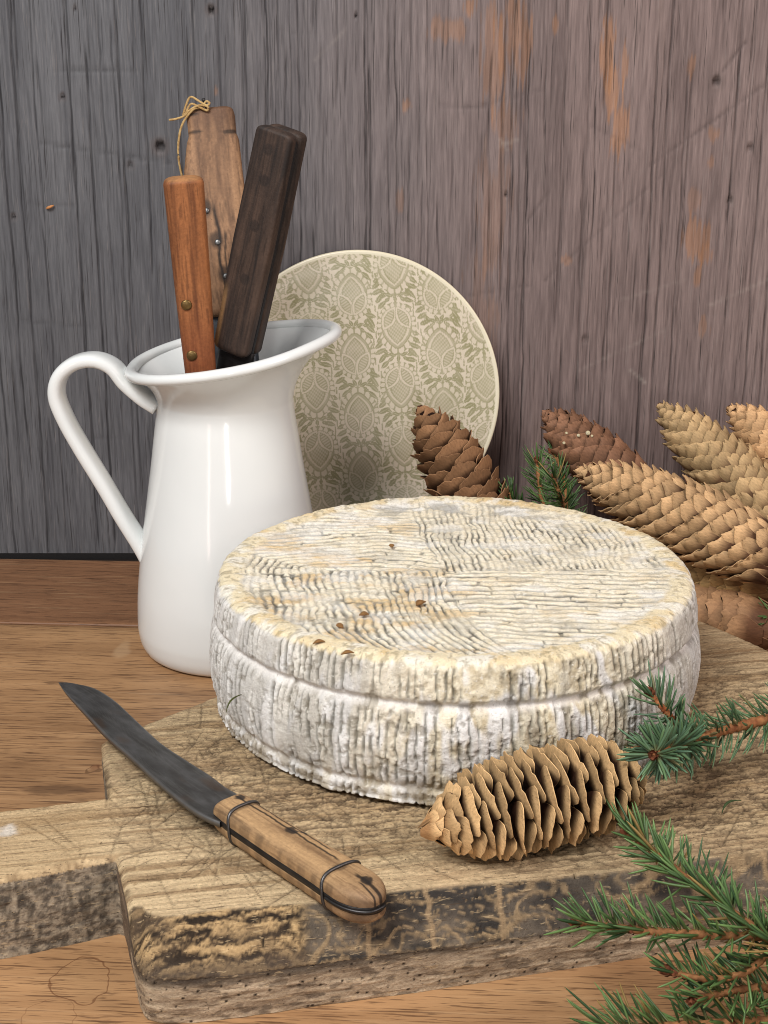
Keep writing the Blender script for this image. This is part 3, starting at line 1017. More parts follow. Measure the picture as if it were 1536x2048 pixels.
    disp += side * (-.0013 * gs - .0006 * pit + .0009 * (fbm(arc * 180, Z * 200, 4, 105) - .5) + .0007 * cm * (crumb - .5) - .002 * crack + .0016 * (fbm(cth * 4, sth * 4 + Z * 30, 3, 107) - .5))
    lump = .0022 * (fbm(cth * 1.2, sth * 1.2, 3, 109) - .5)
    disp[0] = disp[0].mean()
    Rn = R + nr[:, None] * disp + lump * ss(.10, .14, R)
    Zn = Z + nz[:, None] * disp + .0016 * (fbm(X * 14, Y * 14, 2, 111) - .5) * ss(.08, .11, Z)
    V = np.stack([CX + Rn * ct, CY + Rn * st, np.maximum(Zn, .0425)], -1)
    q = quads(len(s), NA, False, True)[:, ::-1]
    nv = len(s) * NA
    v = np.vstack([V.reshape(-1, 3), [[CX, CY, V[0, :, 2].mean()]], [[CX, CY, .044]]])
    c = np.vstack([col.reshape(-1, 3), col[0].mean(0)[None], [lin((160, 140, 110))]])
    jj = np.arange(NA)
    t = np.vstack([np.stack([np.full(NA, nv), jj, (jj + 1) % NA], -1), np.stack([np.full(NA, nv + 1), nv - NA + (jj + 1) % NA, nv - NA + jj], -1)])
    root = dict(label='whole round cheese wheel with ridged cream and grey mould rind on the board', cat='cheese')
    o = link('cheese_wheel', npmesh('cheese_wheel', v - np.array([CX, CY, .045]), q, t, c), M_cheese, **root)
    o.location = (CX, CY, .045)


build_cheese()


# ------------------------------------------------------------------ enamel jug
JX, JY = -0.1078, 0.990


def build_jug():
    root = empty('enamel_jug', (JX, JY, 0), label='tall white enamel jug with flared spout holding old knives', cat='jug')
    O = np.array([JX, JY, 0])
    n = 120
    th = np.linspace(0, 2 * np.pi, n, endpoint=False)
    body = [(0.0, .004), (.045, .004), (.0555, .0003), (.0615, .0012), (.0648, .0060), (.0664, .013), (.0668, .022), (.0655, .045), (.0618, .075), (.0570, .105), (.0525, .133), (.0490, .157), (.0468, .172), (.0462, .180)]
    bc = curve(np.c_[np.array(body), np.zeros(len(body))], 90)[:, :2]
    ct, st = np.cos(th), np.sin(th)
    # lip curve
    rr = .0655 + .0035 * ct + .0040 * np.abs(st) + .0070 * np.clip(ct, 0, 1) ** 9
    zr = .2120 + .0112 * ct + .0030 * np.clip(ct, 0, 1) ** 3
    rows = [np.stack([r * ct, r * st, 0 * ct + z], -1) for r, z in bc]
    for t in np.linspace(0.04, 1, 26):
        e = t ** 2.1
        r = .0462 + (rr - .0462) * (.15 * t + .85 * e) - .0
        z = .180 + (zr - .180) * t
        rows.append(np.stack([r * ct, r * st, z], -1))
    outer = len(rows)
    th_ = .0022
    for t in np.linspace(1, 0.04, 20):
        e = t ** 2.1
        r = .0462 + (rr - .0462) * (.15 * t + .85 * e) - th_
        z = .180 + (zr - .180) * t + .0004
        rows.append(np.stack([r * ct, r * st, z], -1))
    for r, z in bc[::-1][::3]:
        if r > th_ and z > .005:
            rows.append(np.stack([(r - th_) * ct, (r - th_) * st, 0 * ct + max(z, .006)], -1))
    rows.append(np.stack([.001 * ct, .001 * st, 0 * ct + .0075], -1))
    V = np.stack(rows, 0)
    q = quads(len(rows), n, False, True)[:, ::-1]
    link('body', npmesh('jug_body', V, q), M_enamel, parent=root)
    # rolled lip
    m = 14
    a = np.linspace(0, 2 * np.pi, m, endpoint=False)
    lr = np.stack([(rr - .0005)[:, None] + .0042 * np.cos(a)[None], zr[:, None] + .0037 * np.sin(a)[None]], -1)
    V = np.stack([lr[..., 0] * ct[:, None], lr[..., 0] * st[:, None], lr[..., 1]], -1)
    link('rim', npmesh('jug_rim', V, quads(n, m, True, True)), M_enamel, parent=root)
    # strap handle
    hp = [(318, 812), (285, 792), (252, 764), (226, 733), (190, 719), (150, 726), (121, 752), (114, 790), (132, 838), (165, 897), (205, 962), (245, 1030), (280, 1085), (299, 1118)]
    pts = np.array([PY(x, y, JY - .004) for x, y in hp]) - O
    c = curve(pts, 90)
    d = np.gradient(c, axis=0)
    d /= np.linalg.norm(d, axis=1)[:, None]
    s = np.tile(np.array([.12, 1.0, 0.0]) / np.linalg.norm([.12, 1.0, 0]), (len(c), 1))
    nn = np.cross(d, s)
    hw = np.interp(np.linspace(0, 1, 90), [0, .1, .3, .8, 1], [.0130, .0108, .0102, .0098, .0115])
    v, q, t = loft(c, s, nn, hw, .0049, 28, 2.8)
    link('handle', npmesh('jug_handle', v, q[:, ::-1], t[:, ::-1]), M_enamel, parent=root)
    # flat tab where the handle meets the neck
    c2 = np.array([PY(322, 800, JY - .012), PY(312, 792, JY - .012)]) - O


build_jug()


# ------------------------------------------------------------------ printed plate behind the cheese
def build_plate():
    cz = PY(716, 786, 1.139)
    R = 0.1100
    lean = math.radians(13)
    up = np.array([0, math.sin(lean), math.cos(lean)])
    rt = np.array([1.0, 0, 0])
    nm = np.cross(rt, up)                       # towards the camera: -y
    nm = np.array([0, -math.cos(lean), math.sin(lean)])
    nr, na = 175, 720
    r = np.linspace(0.0003, R - .0022, nr)
    a = np.linspace(0, 2 * np.pi, na, endpoint=False)
    RR, A = np.meshgrid(r, a, indexing='ij')
    U, W = RR * np.cos(A), RR * np.sin(A)
    dep = .006 * ss(.55, 1.0, RR / R) ** 1.3
    # ---- printed pattern (flat print), measured in motif units
    px = 1.185 / 3000                           # metres per photo pixel on the plate
    ca, sa = math.cos(math.radians(-3.5)), math.sin(math.radians(-3.5))
    gx = (U * ca - W * sa) / px
    gy = (U * sa + W * ca) / px                # up is positive
    TW, TH = 168.0, 116.5
    ox, oy = (716 - 716), (786 - 597)

    def vesica(x, y, L, B):
        """signed value: >0 inside a pointed leaf of half length L and half breadth B along y"""
        t = np.clip(1 - (y / L) ** 2, 0, None)
        return B * t - np.abs(x)

    def motif(x, y):
        """upright bud: x right, y up, half width about 34 px; returns ink 0..1 and mask"""
        ink = np.zeros_like(x)
        th = np.arctan2(x, y + 2)
        rad = np.hypot(x, (y + 2) * .82)
        outl = 31 + 3 * np.cos(th) + 6 * np.exp(-(th / .35) ** 2)
        mask = rad < outl + 8
        n = 22
        f = np.abs(((th / (2 * np.pi) * n) % 1) - .5)
        scal = outl + 8 - 5 * (f * 2) ** 2
        halo = (rad < scal) & (rad > outl - 1)
        ink = np.where(mask, .85, 0)
        ink = np.where(halo, .06 + .75 * ss(.34, .45, f), ink)
        body = rad < outl - 3
        ink = np.where(body, .62, ink)
        dd = vesica(x, y - 4, 36, 25)
        ink = np.where((dd > 0) & body, .12, ink)
        ink = np.where((dd > 5) & body, .8, ink)
        ink = np.where((dd > 7.5) & body, .5 + .3 * np.sin(x * .95) * np.sin(y * .8 + x * .2), ink)
        for sgn in (-1, 1):
            lx, ly = x - sgn * 14, y + 15
            c, s = math.cos(sgn * .52), math.sin(sgn * .52)
            qx, qy = lx * c - ly * s, lx * s + ly * c
            v = vesica(qx, qy, 25, 13)
            ink = np.where(v > -1.6, .72, ink)
            ink = np.where(v > 0, .08, ink)
            ink = np.where(v > 4.2, .8, ink)
            ink = np.where((v > 6), .5 + .3 * np.sin(qy * 1.25), ink)
        return ink, mask | (np.hypot(x, y + 10) < 30)

    ink = np.zeros_like(gx)
    # leafy sprigs between the buds
    tx, ty = (gx - ox) / TW, (gy - oy) / TH
    lrng = np.random.default_rng(3)
    fx, fy = (tx - np.floor(tx)) * TW, (ty - np.floor(ty)) * TH
    for cxx in (42.0, 126.0):
        for kk in range(9):
            t = kk / 9
            by_ = t * TH
            bx_ = cxx + 8 * math.sin(2 * math.pi * t + cxx)
            for sg in (-1, 1):
                an = sg * (.55 + .75 * lrng.random())
                ll = 11 + 4 * lrng.random()
                xx = bx_ + sg * (5 + ll * .75)
                yy = by_ + (6 if sg > 0 else 0)
                for ddx in (-TW, 0, TW):
                    for ddy in (-TH, 0, TH):
                        if not (-30 < xx + ddx < TW + 30 and -30 < yy + ddy < TH + 30):
                            continue
                        lx, ly = fx - xx - ddx, fy - yy - ddy
                        c, s = math.cos(an), math.sin(an)
                        qx = lx * c - ly * s
                        v = vesica(qx, lx * s + ly * c, ll, 4.8)
                        ink = np.where(v > 0, np.maximum(ink, .55 + .4 * (np.abs(qx) > .7)), ink)
            d = np.abs((fx - bx_ + TW / 2) % TW - TW / 2)
            ink = np.where((d < 1.2) & (np.abs((fy - by_ + TH / 2) % TH - TH / 2) < 7), .8, ink)
    for gx0, gy0 in ((0.0, .5 * TH), (.5 * TW, (-.53 + .5) * TH)):
        for an, oxx, oyy, ll in ((1.1, 12, 2, 9), (-1.1, -12, 2, 9), (.5, 5, 6, 8), (-.5, -5, 6, 8), (2.2, 15, -7, 8), (-2.2, -15, -7, 8), (1.5, 24, 1, 8), (-1.5, -24, 1, 8), (0, 0, -6, 7), (1.0, 25, 9, 7), (-1.0, -25, 9, 7)):
            lx = (fx - gx0 - oxx + TW / 2) % TW - TW / 2
            ly = (fy - gy0 - oyy + TH / 2) % TH - TH / 2
            c, s = math.cos(an), math.sin(an)
            qx = lx * c - ly * s
            v = vesica(qx, lx * s + ly * c, ll, 3.6)
            ink = np.where(v > 0, np.maximum(ink, .55 + .4 * (np.abs(qx) > .6)), ink)
    for (mx, my, flipy) in ((0, 0, 1), (.5, -.53, -1)):
        xx = ((tx - mx + .5) % 1 - .5) * TW
        yy = ((ty - my + .5) % 1 - .5) * TH * flipy
        ik, mk = motif(xx, yy)
        ink = np.where(mk, ik, ink)
    ink = np.clip(ink * (.85 + .3 * vn(gx * .08, gy * .08, 5)), 0, 1)
    pale = mix(lin((216, 202, 184)), lin((206, 196, 172)), fbm(U * 30, W * 30, 3, 7))
    olive = lin((146, 141, 103))
    col = mix(pale, olive, ink * .95)
    edge = ss(R - .0036, R - .0030, RR)
    col = mix(col, lin((222, 214, 190)), edge)
    # turned edge and back
    V = cz + U[..., None] * rt + W[..., None] * up + dep[..., None] * nm
    rows = [V]
    cols = [col]
    for r_, d_ in ((R - .0008, .0062), (R, .0050), (R - .0004, .0030), (R - .004, .0012), (R * .8, -.002), (R * .62, -.0045), (R * .6, -.0075), (R * .56, -.0075), (R * .54, -.0045), (.002, -.0045)):
        rows.append((cz + (r_ * np.cos(a))[:, None] * rt + (r_ * np.sin(a))[:, None] * up + d_ * nm)[None])
        cols.append(np.tile(lin((226, 216, 190)), (1, na, 1)))
    Vv = np.concatenate(rows, 0)
    Cc = np.concatenate(cols, 0)
    n = Vv.shape[0]
    q = quads(n, na, False, True)
    nvt = n * na
    v = np.vstack([Vv.reshape(-1, 3), cz[None], (cz - .0045 * nm)[None]])
    c = np.vstack([Cc.reshape(-1, 3), col[0].mean(0)[None], [lin((226, 216, 190))]])
    jj = np.arange(na)
    t = np.vstack([np.stack([np.full(na, nvt), jj, (jj + 1) % na], -1), np.stack([np.full(na, nvt + 1), nvt - na + (jj + 1) % na, nvt - na + jj], -1)])
    bottom = v[:, 2].min()
    yb = v[v[:, 2].argmin(), 1]
    root = dict(label='round plate with olive green bud and leaf print leaning against the wall', cat='plate')
    o = link('plate', npmesh('plate', v - np.array([cz[0], yb, bottom]), q, t, c), M_plate, **root)
    o.location = (cz[0], yb, bottom)
    # the small block it stands on, hidden behind the cheese
    x0, x1, y0, y1, z1 = cz[0] - .03, cz[0] + .03, yb - .016, yb + .022, bottom + .0008
    bv, bq = [], []
    b_ = .0015
    lv = [(0, 0), (b_, 0)]
    ring = lambda i, z: [(x0 + i, y0 + i, z), (x1 - i, y0 + i, z), (x1 - i, y1 - i, z), (x0 + i, y1 - i, z)]
    bv = ring(b_, 0.0004) + ring(0, b_) + ring(0, z1 - b_) + ring(b_, z1)
    for k in range(3):
        for i in range(4):
            bq.append([4 * k + i, 4 * k + (i + 1) % 4, 4 * k + 4 + (i + 1) % 4, 4 * k + 4 + i])
    bq += [[3, 2, 1, 0], [12, 13, 14, 15]]
    link('wood_block', npmesh('wood_block', np.array(bv), bq, None, np.tile(lin((112, 84, 60)), (16, 1)), False), M_wood, label='small brown wooden block under the printed plate', cat='block')


build_plate()


# ------------------------------------------------------------------ knives
def wood_cols(v, org, ax, sd, nm, ca, cb, dk, seed, f=1.0):
    d = v - org
    s, w, n = d @ ax, d @ sd, d @ nm
    wob = .0012 * (fbm(s * 18, w * 60 + n * 60, 2, seed) - .5)
    g1 = fbm(s * 14, (w + wob + n * .6) * 330 * f, 4, seed + 1)
    g2 = fbm(s * 55, (w + wob + n * .7) * 1100, 3, seed + 2)
    c = mix(lin(ca), lin(cb), .6 * ss(.28, .72, g1) + .4 * ss(.25, .75, g2))
    c = mix(c, lin(dk), ss(.58, .74, g2) * .55)
    return c, s, w, n


def frame(A, B, face):
    ax = (B - A) / np.linalg.norm(B - A)
    nm = face - ax * (face @ ax)
    nm /= np.linalg.norm(nm)
    sd = np.cross(nm, ax)
    return ax, sd, nm


def slab_handle(name, A, B, face, ws, hts, parent, O, colf, ex=4.0, N=170, n=110, curve_side=None, squash=True):
    """handle lofted from A to B; ws and hts are (t, value) tables"""
    ax, sd, nm = frame(A, B, face)
    t = np.concatenate([np.linspace(0, .03, 10)[:-1], np.linspace(.03, .97, N - 18), np.linspace(.97, 1, 10)[1:]])
    hw = np.interp(t, *zip(*ws))
    ht = np.interp(t, *zip(*hts))
    e = np.minimum(np.clip(t / .02, 0, 1), np.clip((1 - t) / .035, 0, 1))
    rnd = np.sqrt(np.clip(1 - (1 - e) ** 2, 0, 1))
    hw2 = hw - .0055 * (1 - rnd)
    ht2 = ht - .004 * (1 - rnd)
    path = A + (B - A) * t[:, None]
    if curve_side is not None:
        path = path + sd * np.interp(t, *zip(*curve_side))[:, None]
    N_ = len(t)
    v, q, tr = loft(path, np.tile(sd, (N_, 1)), np.tile(nm, (N_, 1)), np.maximum(hw2, .0008), np.maximum(ht2, .0008), n, ex)
    c = colf(v, ax, sd, nm)
    return link(name, npmesh(name, v - O, q[:, ::-1], tr[:, ::-1], c), M_wood, parent=parent)


def disc(name, c, nrm, r, hgt, col, parent, O, mat=None, dome=True):
    nrm = nrm / np.linalg.norm(nrm)
    s = np.cross(nrm, [0.3, 0.2, 1.0])
    s /= np.linalg.norm(s)
    m = np.cross(nrm, s)
    rows = [(r, -.002), (r, hgt * .3), (r * .85, hgt * .75), (r * .5, hgt), (r * .15, hgt * 1.05)]
    path = np.array([c + nrm * z for _, z in rows])
    v, q, t = loft(path, np.tile(s, (5, 1)), np.tile(m, (5, 1)), np.array([x for x, _ in rows]), np.array([x for x, _ in rows]), 18, 2.0)
    cc = np.tile(lin(col), (len(v), 1))
    return link(name, npmesh(name, v - O, q, t, cc), mat or M_metal, parent=parent)


def strip_blade(name, A, B, face, w0, w1, th, parent, O, col=(74, 76, 80)):
    ax, sd, nm = frame(A, B, face)
    N = 30
    t = np.linspace(0, 1, N)
    v, q, tr = loft(A + (B - A) * t[:, None], np.tile(sd, (N, 1)), np.tile(nm, (N, 1)), np.interp(t, [0, 1], [w0, w1]), th, 16, 5.0)
    g = fbm(v[:, 0] * 300, v[:, 2] * 300, 3, 5)
    c = mix(lin(col) * .55, lin(col) * 1.3, ss(.3, .7, g))
    return link(name, npmesh(name, v - O, q[:, ::-1], tr[:, ::-1], c), M_steel, parent=parent)


def jug_knives():
    # reddish brown handle with two brass rivets
    A, B = PY(366, 354, .940), PY(401, 742, .957)
    face = np.array([.12, -1.0, .18])
    ax, sd, nm = frame(A, B, face)
    Bx = B + ax * .012
    O = B + ax * ((B[2] - .03) / -ax[2])
    root = empty('knife', tuple(O), label='knife with orange brown wooden handle and two brass rivets in the jug', cat='knife', group='old knives standing in the jug')

    def cf(v, ax, sd, nm):
        c, s, w, n = wood_cols(v, A, ax, sd, nm, (104, 62, 38), (168, 108, 66), (74, 42, 28), 201)
        c = mix(c, lin((126, 62, 38)), ss(.07, .12, s) * .45)
        return mix(c, lin((206, 160, 110)), ss(.002, .0, s) * .35)

    hd = slab_handle('handle', A, Bx, face, ((0, .0114), (.03, .0125), (.5, .0116), (1, .0098)), ((0, .008), (1, .0085)), root, O, cf, 3.2)
    for x, y in ((373, 608), (384, 714)):
        c = PY(x, y, .944)
        s = (c - A) @ ax
        c = A + ax * s + sd * ((c - A) @ sd) + nm * .0082
        disc('rivet', c, nm, .0035, .0012, (128, 104, 66), hd, O)
    strip_blade('blade', Bx - ax * .004, O, face, .0095, .006, .0012, root, O)

    # pale weathered handle with string, three small rivets
    A, B = PY(420, 218, 1.045), PY(462, 632, 1.003)
    face = np.array([.05, -1.0, .15])
    ax, sd, nm = frame(A, B, face)
    O = B + ax * ((B[2] - .03) / -ax[2])
    A0 = A.copy()
    root = empty('knife', tuple(O), label='knife with weathered pale brown handle, nail and string in the jug', cat='knife', group='old knives standing in the jug')

    def cf(v, ax, sd, nm):
        c, s, w, n = wood_cols(v, A, ax, sd, nm, (106, 78, 58), (172, 132, 98), (62, 44, 34), 231, .7)
        top = ss(.02, .004, s + .012 * (fbm(w * 120, n * 120 + s * 80, 3, 5) - .5))
        c = mix(c, lin((86, 60, 46)), top * .5)
        c = mix(c, lin((70, 50, 38)), ss(.105, .15, s) * .45)
        for px_, py_, l in ((440, 490, .03), (450, 560, .05), (456, 520, .02)):
            p = PY(px_, py_, 1.02) - A
            c = mix(c, lin((30, 22, 18)), ss(.0010, .0004, np.abs(w - p @ sd + .0008 * np.sin(s * 200))) * ss(l, l * .7, np.abs(s - p @ ax)) * .85)
        for px_, py_, hx, hy in ((392, 270, .006, .0012), (462, 268, .006, .0018), (386, 232, .005, .001)):
            p = PY(px_, py_, 1.04) - A
            c = mix(c, lin((34, 26, 22)), ss(1.2, .5, np.hypot((w - p @ sd) / hx, (s - p @ ax) / hy)) * .8)
        for px_, py_ in ((414, 424), (438, 490), (456, 560)):
            p = PY(px_, py_, 1.03) - A
            c = mix(c, lin((40, 32, 28)), ss(.0062, .003, np.hypot(w - p @ sd, (s - p @ ax) * .8)) * .75)
        return c

    hd = slab_handle('handle', A, B, face, ((0, .0150), (.04, .0162), (.13, .0160), (.16, .0175), (.3, .0196), (.6, .0204), (.85, .0192), (1, .0165)), ((0, .008), (1, .009)), root, O, cf, 4.5,
                curve_side=((0, 0), (.15, 0), (.3, -.002), (1, -.001)))
    for x, y in ((414, 424), (438, 490), (456, 560)):
        c = PY(x, y, 1.02)
        d = c - A
        disc('rivet', A + ax * (d @ ax) + sd * (d @ sd) + nm * .0086, nm, .0021, .0010, (120, 120, 120), hd, O)
    strip_blade('blade', B - ax * .006, O, face, .017, .010, .0016, root, O, (70, 74, 80))
    # nail in the end grain and the loop of string
    yb = A[1]
    nl = np.array([PY(417, 228, yb - .004), PY(411, 210, yb - .005), PY(406, 197, yb - .006)])
    v, q, t = tube(curve(nl, 8), .0011, 8)
    link('nail', npmesh('nail', v - O, q, t, np.tile(lin((70, 68, 68)), (len(v), 1))), M_metal, parent=hd)
    yf = A[1] - .0105
    spts = [(338, 240, 0), (352, 238, 0), (368, 232, 0), (380, 220, 0), (398, 211, 0), (415, 213, 0), (414, 221, 0), (398, 214, 0), (382, 208, 0), (372, 225, .0), (366, 232, 0), (374, 205, 0), (382, 194, 0), (396, 201, 0), (413, 211, 0), (419, 206, 0), (412, 203, .002), (404, 215, .002), (388, 218, 0),
            (372, 236, 0), (362, 256, 0), (357, 285, 0), (357, 315, 0), (361, 340, 0), (366, 362, 0), (372, 400, 0)]
    sp = curve(np.array([PY(x, y, yf + (.0 if i < 19 else -.0022 * 0) + dy) for i, (x, y, dy) in enumerate(spts)]), 170)
    v, q, t = tube(sp, .00078, 7)
    g = vn(v[:, 0] * 900, v[:, 2] * 900, 4)
    link('string', npmesh('string', v - O, q, t, mix(lin((150, 116, 72)), lin((206, 176, 124)), g)), M_string, parent=hd)
    # dark handle of two scales and tang
    A, B = PY(566, 256, .950), PY(473, 703, .966)
    face = np.array([-.50, -1.0, .12])
    ax, sd, nm = frame(A, B, face)
    O = B + ax * ((B[2] - .03) / -ax[2])
    root = empty('knife', tuple(O), label='knife with nearly black thick wooden handle in the jug', cat='knife', group='old knives standing in the jug')

    def cf(v, ax, sd, nm):
        c, s, w, n = wood_cols(v, A, ax, sd, nm, (38, 32, 30), (82, 64, 54), (22, 18, 17), 261, .8)
        for px_, py_ in ((546, 298), (536, 360), (510, 452), (484, 560)):
            d = PY(px_, py_, .947) - A
            rr = np.hypot(w - d @ sd, s - d @ ax)
            c = mix(c, lin((30, 27, 27)), ss(.0042, .0030, rr) * .55)
        chip = ss(.0035, .0015, np.abs(w + .0115) + .02 * np.abs(s - .139) - .0004) * ss(.1, .115, s)
        c = mix(c, lin((152, 116, 78)), chip * .8)
        return c

    wsd = ((0, .0118), (.03, .0132), (.5, .0140), (1, .0128))
    for off, hh, nmz in ((.0062, .0048, 'handle_scale'), (-.0062, .0050, 'handle_scale')):
        slab_handle(nmz, A + nm * off, B + nm * off, face, wsd, ((0, hh), (1, hh)), root, O, cf, 5.5)
    slab_handle('tang', A + ax * .004, B + ax * .01, face, ((0, .0110), (.03, .0124), (.5, .0132), (1, .012)), ((0, .0022), (1, .0022)), root, O, lambda v, a_, s_, n_: np.tile(lin((34, 32, 33)), (len(v), 1)), 6)
    strip_blade('blade', B - ax * .003, O, face, .014, .009, .0018, root, O, (50, 48, 48))


jug_knives()


def board_knife():
    zt = .0541
    J, E = P(459, 1622, zt), P(758, 1818, zt)
    up = np.array([0, 0, 1.0])
    ax = (E - J)
    ax[2] = 0
    Lh = np.linalg.norm(ax)
    ax /= Lh
    sd = np.cross(up, ax)                       # to the far right side of the handle
    O = np.array([J[0], J[1], .045])
    root = empty('knife', tuple(O), label='old knife with wire bound wooden handle and dark blade lying on the board', cat='knife')
    # --- blade, spine towards the camera
    uppx = [(117, 1365), (133, 1365), (152, 1368), (190, 1378), (230, 1403), (270, 1440), (320, 1486), (370, 1520), (420, 1552), (455, 1578), (500, 1602)]
    lopx = [(117, 1365), (126, 1379), (140, 1396), (170, 1428), (215, 1476), (265, 1520), (315, 1566), (360, 1604), (392, 1627), (416, 1640), (440, 1650)]
    n = 120
    U = curve([P(x, y, zt) for x, y in uppx], n)
    W = curve([P(x, y, zt) for x, y in lopx], n)
    m = 40
    f = np.linspace(0, 1, m)
    mid = W[:, None] * (1 - f)[None, :, None] + U[:, None] * f[None, :, None]
    hth = .0013 * (1 - f) ** .8 + .0002
    tip = np.clip(np.arange(n) / 40, .25, 1)
    dz = hth[None] * tip[:, None]
    topv = mid + dz[..., None] * up
    botv = (mid - dz[..., None] * up)[:, ::-1]
    ringv = np.concatenate([topv, botv], 1)
    v = ringv.reshape(-1, 3)
    s_, w_ = (v - J) @ ax, (v - J) @ sd
    g = fbm(s_ * 60, w_ * 160, 4, 3)
    c = mix(lin((76, 75, 74)), lin((100, 100, 101)), ss(.3, .72, g))
    c = mix(c, lin((54, 52, 51)), ss(.5, .75, fbm(s_ * 40, w_ * 120, 4, 9)) * .5)
    c = mix(c, lin((98, 74, 54)), ss(.62, .75, fbm(s_ * 40, w_ * 60, 3, 19)) * .4)
    fr_ = np.tile(np.concatenate([f, f[::-1]]), n)
    c = mix(c, lin((126, 124, 122)), ss(.06, .0, fr_) * .8)  # highlight along the spine, put into the steel colour
    c = mix(c, lin((128, 128, 128)), ss(.93, 1.0, fr_) * .5)
    c = mix(c, lin((120, 119, 118)), ss(.6, .7, fbm(s_ * 25, w_ * 1500, 2, 29)) * .25)
    link('blade', npmesh('blade', v - O, quads(n, 2 * m, False, True)[:, ::-1], None, c), M_steel, parent=root)
    # --- handle: lower scale, tang, upper scale
    N = 130
    t = np.concatenate([np.linspace(0, .88, 180), 1 - (np.linspace(1, 0, 70) ** 2) * .12])
    t = np.sort(np.unique(t))
    N = len(t)
    base_w = np.interp(t, [0, .08, .3, .6, .85, 1], [.0088, .0090, .0094, .0102, .0112, .0114])
    tail = np.clip((1 - t) / .17, 0, 1)
    hw = base_w * np.sqrt(np.clip(1 - (1 - tail) ** 2, 0, 1)) + .0008
    path = J + ax * (t * Lh)[:, None]
    shift = np.interp(t, [0, .15, .4, .7, 1], [.0, -.0012, -.001, .0, .0])
    path = path + sd * shift[:, None]

    def slab(name, zc, h0, kind):
        M = 150
        cx_, cy_ = section(M, 3.0, .0110, .0075)
        hh = h0 * np.sqrt(np.clip(1 - (1 - np.clip((1 - t) / .10, 0, 1)) ** 2, 0, 1)) * .75 + h0 * .25
        hh = hh * np.interp(t, [0, .02, .06], [.8, .95, 1.0])
        up_ = (kind == 'top')
        yy = np.where(cy_ > 0, cy_ if up_ else cy_ * .12, cy_ * .12 if up_ else cy_)
        v = path[:, None] + sd * (hw[:, None] * cx_)[..., None] + up * (zc + hh[:, None] * yy - zt)[..., None]
        v = v.reshape(-1, 3)
        k = len(v)
        e0, e1 = path[0] + up * (zc - zt), path[-1] + up * (zc - zt)
        v = np.vstack([v, e0, e1])
        q = quads(N, M, False, True)
        j = np.arange(M)
        tr = np.vstack([np.stack([np.full(M, k), j, (j + 1) % M], -1), np.stack([np.full(M, k + 1), (N - 1) * M + (j + 1) % M, (N - 1) * M + j], -1)])
        c, s, w, nn = wood_cols(v, J, ax, sd, up, (140, 110, 78), (190, 154, 112), (104, 78, 54), 301, .5)
        c = mix(c, lin((118, 92, 72)), ss(.090, .120, s + .02 * (fbm(s * 90, w * 90, 3, 3) - .5)) * .65)
        blot = fbm(s * 40, w * 150, 4, 311)
        c = mix(c, lin((96, 70, 50)), ss(.6, .76, blot) * .35)
        c = mix(c, lin((60, 46, 38)), ss(.80, .98, np.abs(w) / np.interp(s / Lh, t, hw)) * .45 * ss(.4, .6, fbm(s * 120, w * 40, 3, 7)))
        if up_:
            # cracks running through the dark pins
            for wc, s0, s1, wd in ((.0025, .0, .085, .0005), (.0060, .012, .075, .00045), (.001, .094, .120, .0008), (-.002, .100, .124, .0004)):
                wl = wc + .0018 * (fbm(s * 60, s * 0 + wc * 900, 3, 5) - .5) + .0006 * (vn(s * 500, s * 0, 6) - .5)
                c = mix(c, lin((30, 24, 21)), ss(wd * 1.8, wd * .6, np.abs(w - wl)) * ss(s0, s0 + .004, s) * ss(s1, s1 - .006, s) * .9)
            for sc, wc, r in ((.0055, .0032, .0032), (.047, .0025, .0032), (.052, .0066, .0018), (.103, .0015, .0034), (.023, -.0025, .0012)):
                rr = np.hypot((s - sc) * .8, w - wc) + .0022 * (fbm(s * 400, w * 400, 2, 9) - .5)
                c = mix(c, lin((36, 30, 28)), ss(r, r * .6, rr) * .92)
            for sc in (.0135, .0865):
                c = mix(c, lin((48, 38, 32)), ss(.0035, .001, np.abs(s - sc) + .004 * (fbm(s * 200, w * 200, 2, 4) - .4)) * .6)
        link(name, npmesh(name, v - O, q[:, ::-1], tr[:, ::-1], c), M_wood, parent=root)

    slab('handle_scale', zt + .0021, .0070, 'top')
    slab('handle_scale', zt - .0021, .0070, 'bottom')
    # tang
    a = np.linspace(0, 2 * np.pi, 20, endpoint=False)
    v, q, tr = loft(path, np.tile(sd, (N, 1)), np.tile(up, (N, 1)), np.maximum(hw + .0001, .0006), .0021, 40, 7)
    g = fbm(v[:, 0] * 200, v[:, 1] * 200, 3, 8)
    link('tang', npmesh('tang', v - O, q[:, ::-1], tr[:, ::-1], mix(lin((34, 32, 32)), lin((66, 62, 60)), g)), M_steel, parent=root)
    # wire bindings
    for s0, lean in ((.0135, -.0022), (.0865, -.0016)):
        k = np.argmin(np.abs(t * Lh - s0))
        aa = np.linspace(0, 2 * np.pi, 60)
        ex = 3.0
        cx_ = np.sign(np.cos(aa)) * np.abs(np.cos(aa)) ** (2 / ex) * (hw[k] + .0006)
        sy = np.sign(np.sin(aa)) * np.abs(np.sin(aa)) ** (2 / ex)
        zz = np.where(sy > 0, sy * .0096, sy * .0096)
        pts = path[k] + sd * cx_[:, None] + up * zz[:, None] + ax * (lean * np.cos(aa) + .0012 * np.sin(2 * aa))[:, None]
        v, q, tr = tube(pts, .00085, 8)
        link('wire_band', npmesh('wire_band', v - O, q, tr, np.tile(lin((92, 90, 90)), (len(v), 1))), M_metal, parent=root)
    # wire along the butt
    ks = np.where(t > .8)[0]
    pts = np.concatenate([path[ks] - sd * (hw[ks] + .0004)[:, None], (path[ks] + sd * (hw[ks] + .0004)[:, None])[::-1][:14]])
    v, q, tr = tube(pts, .0009, 8)
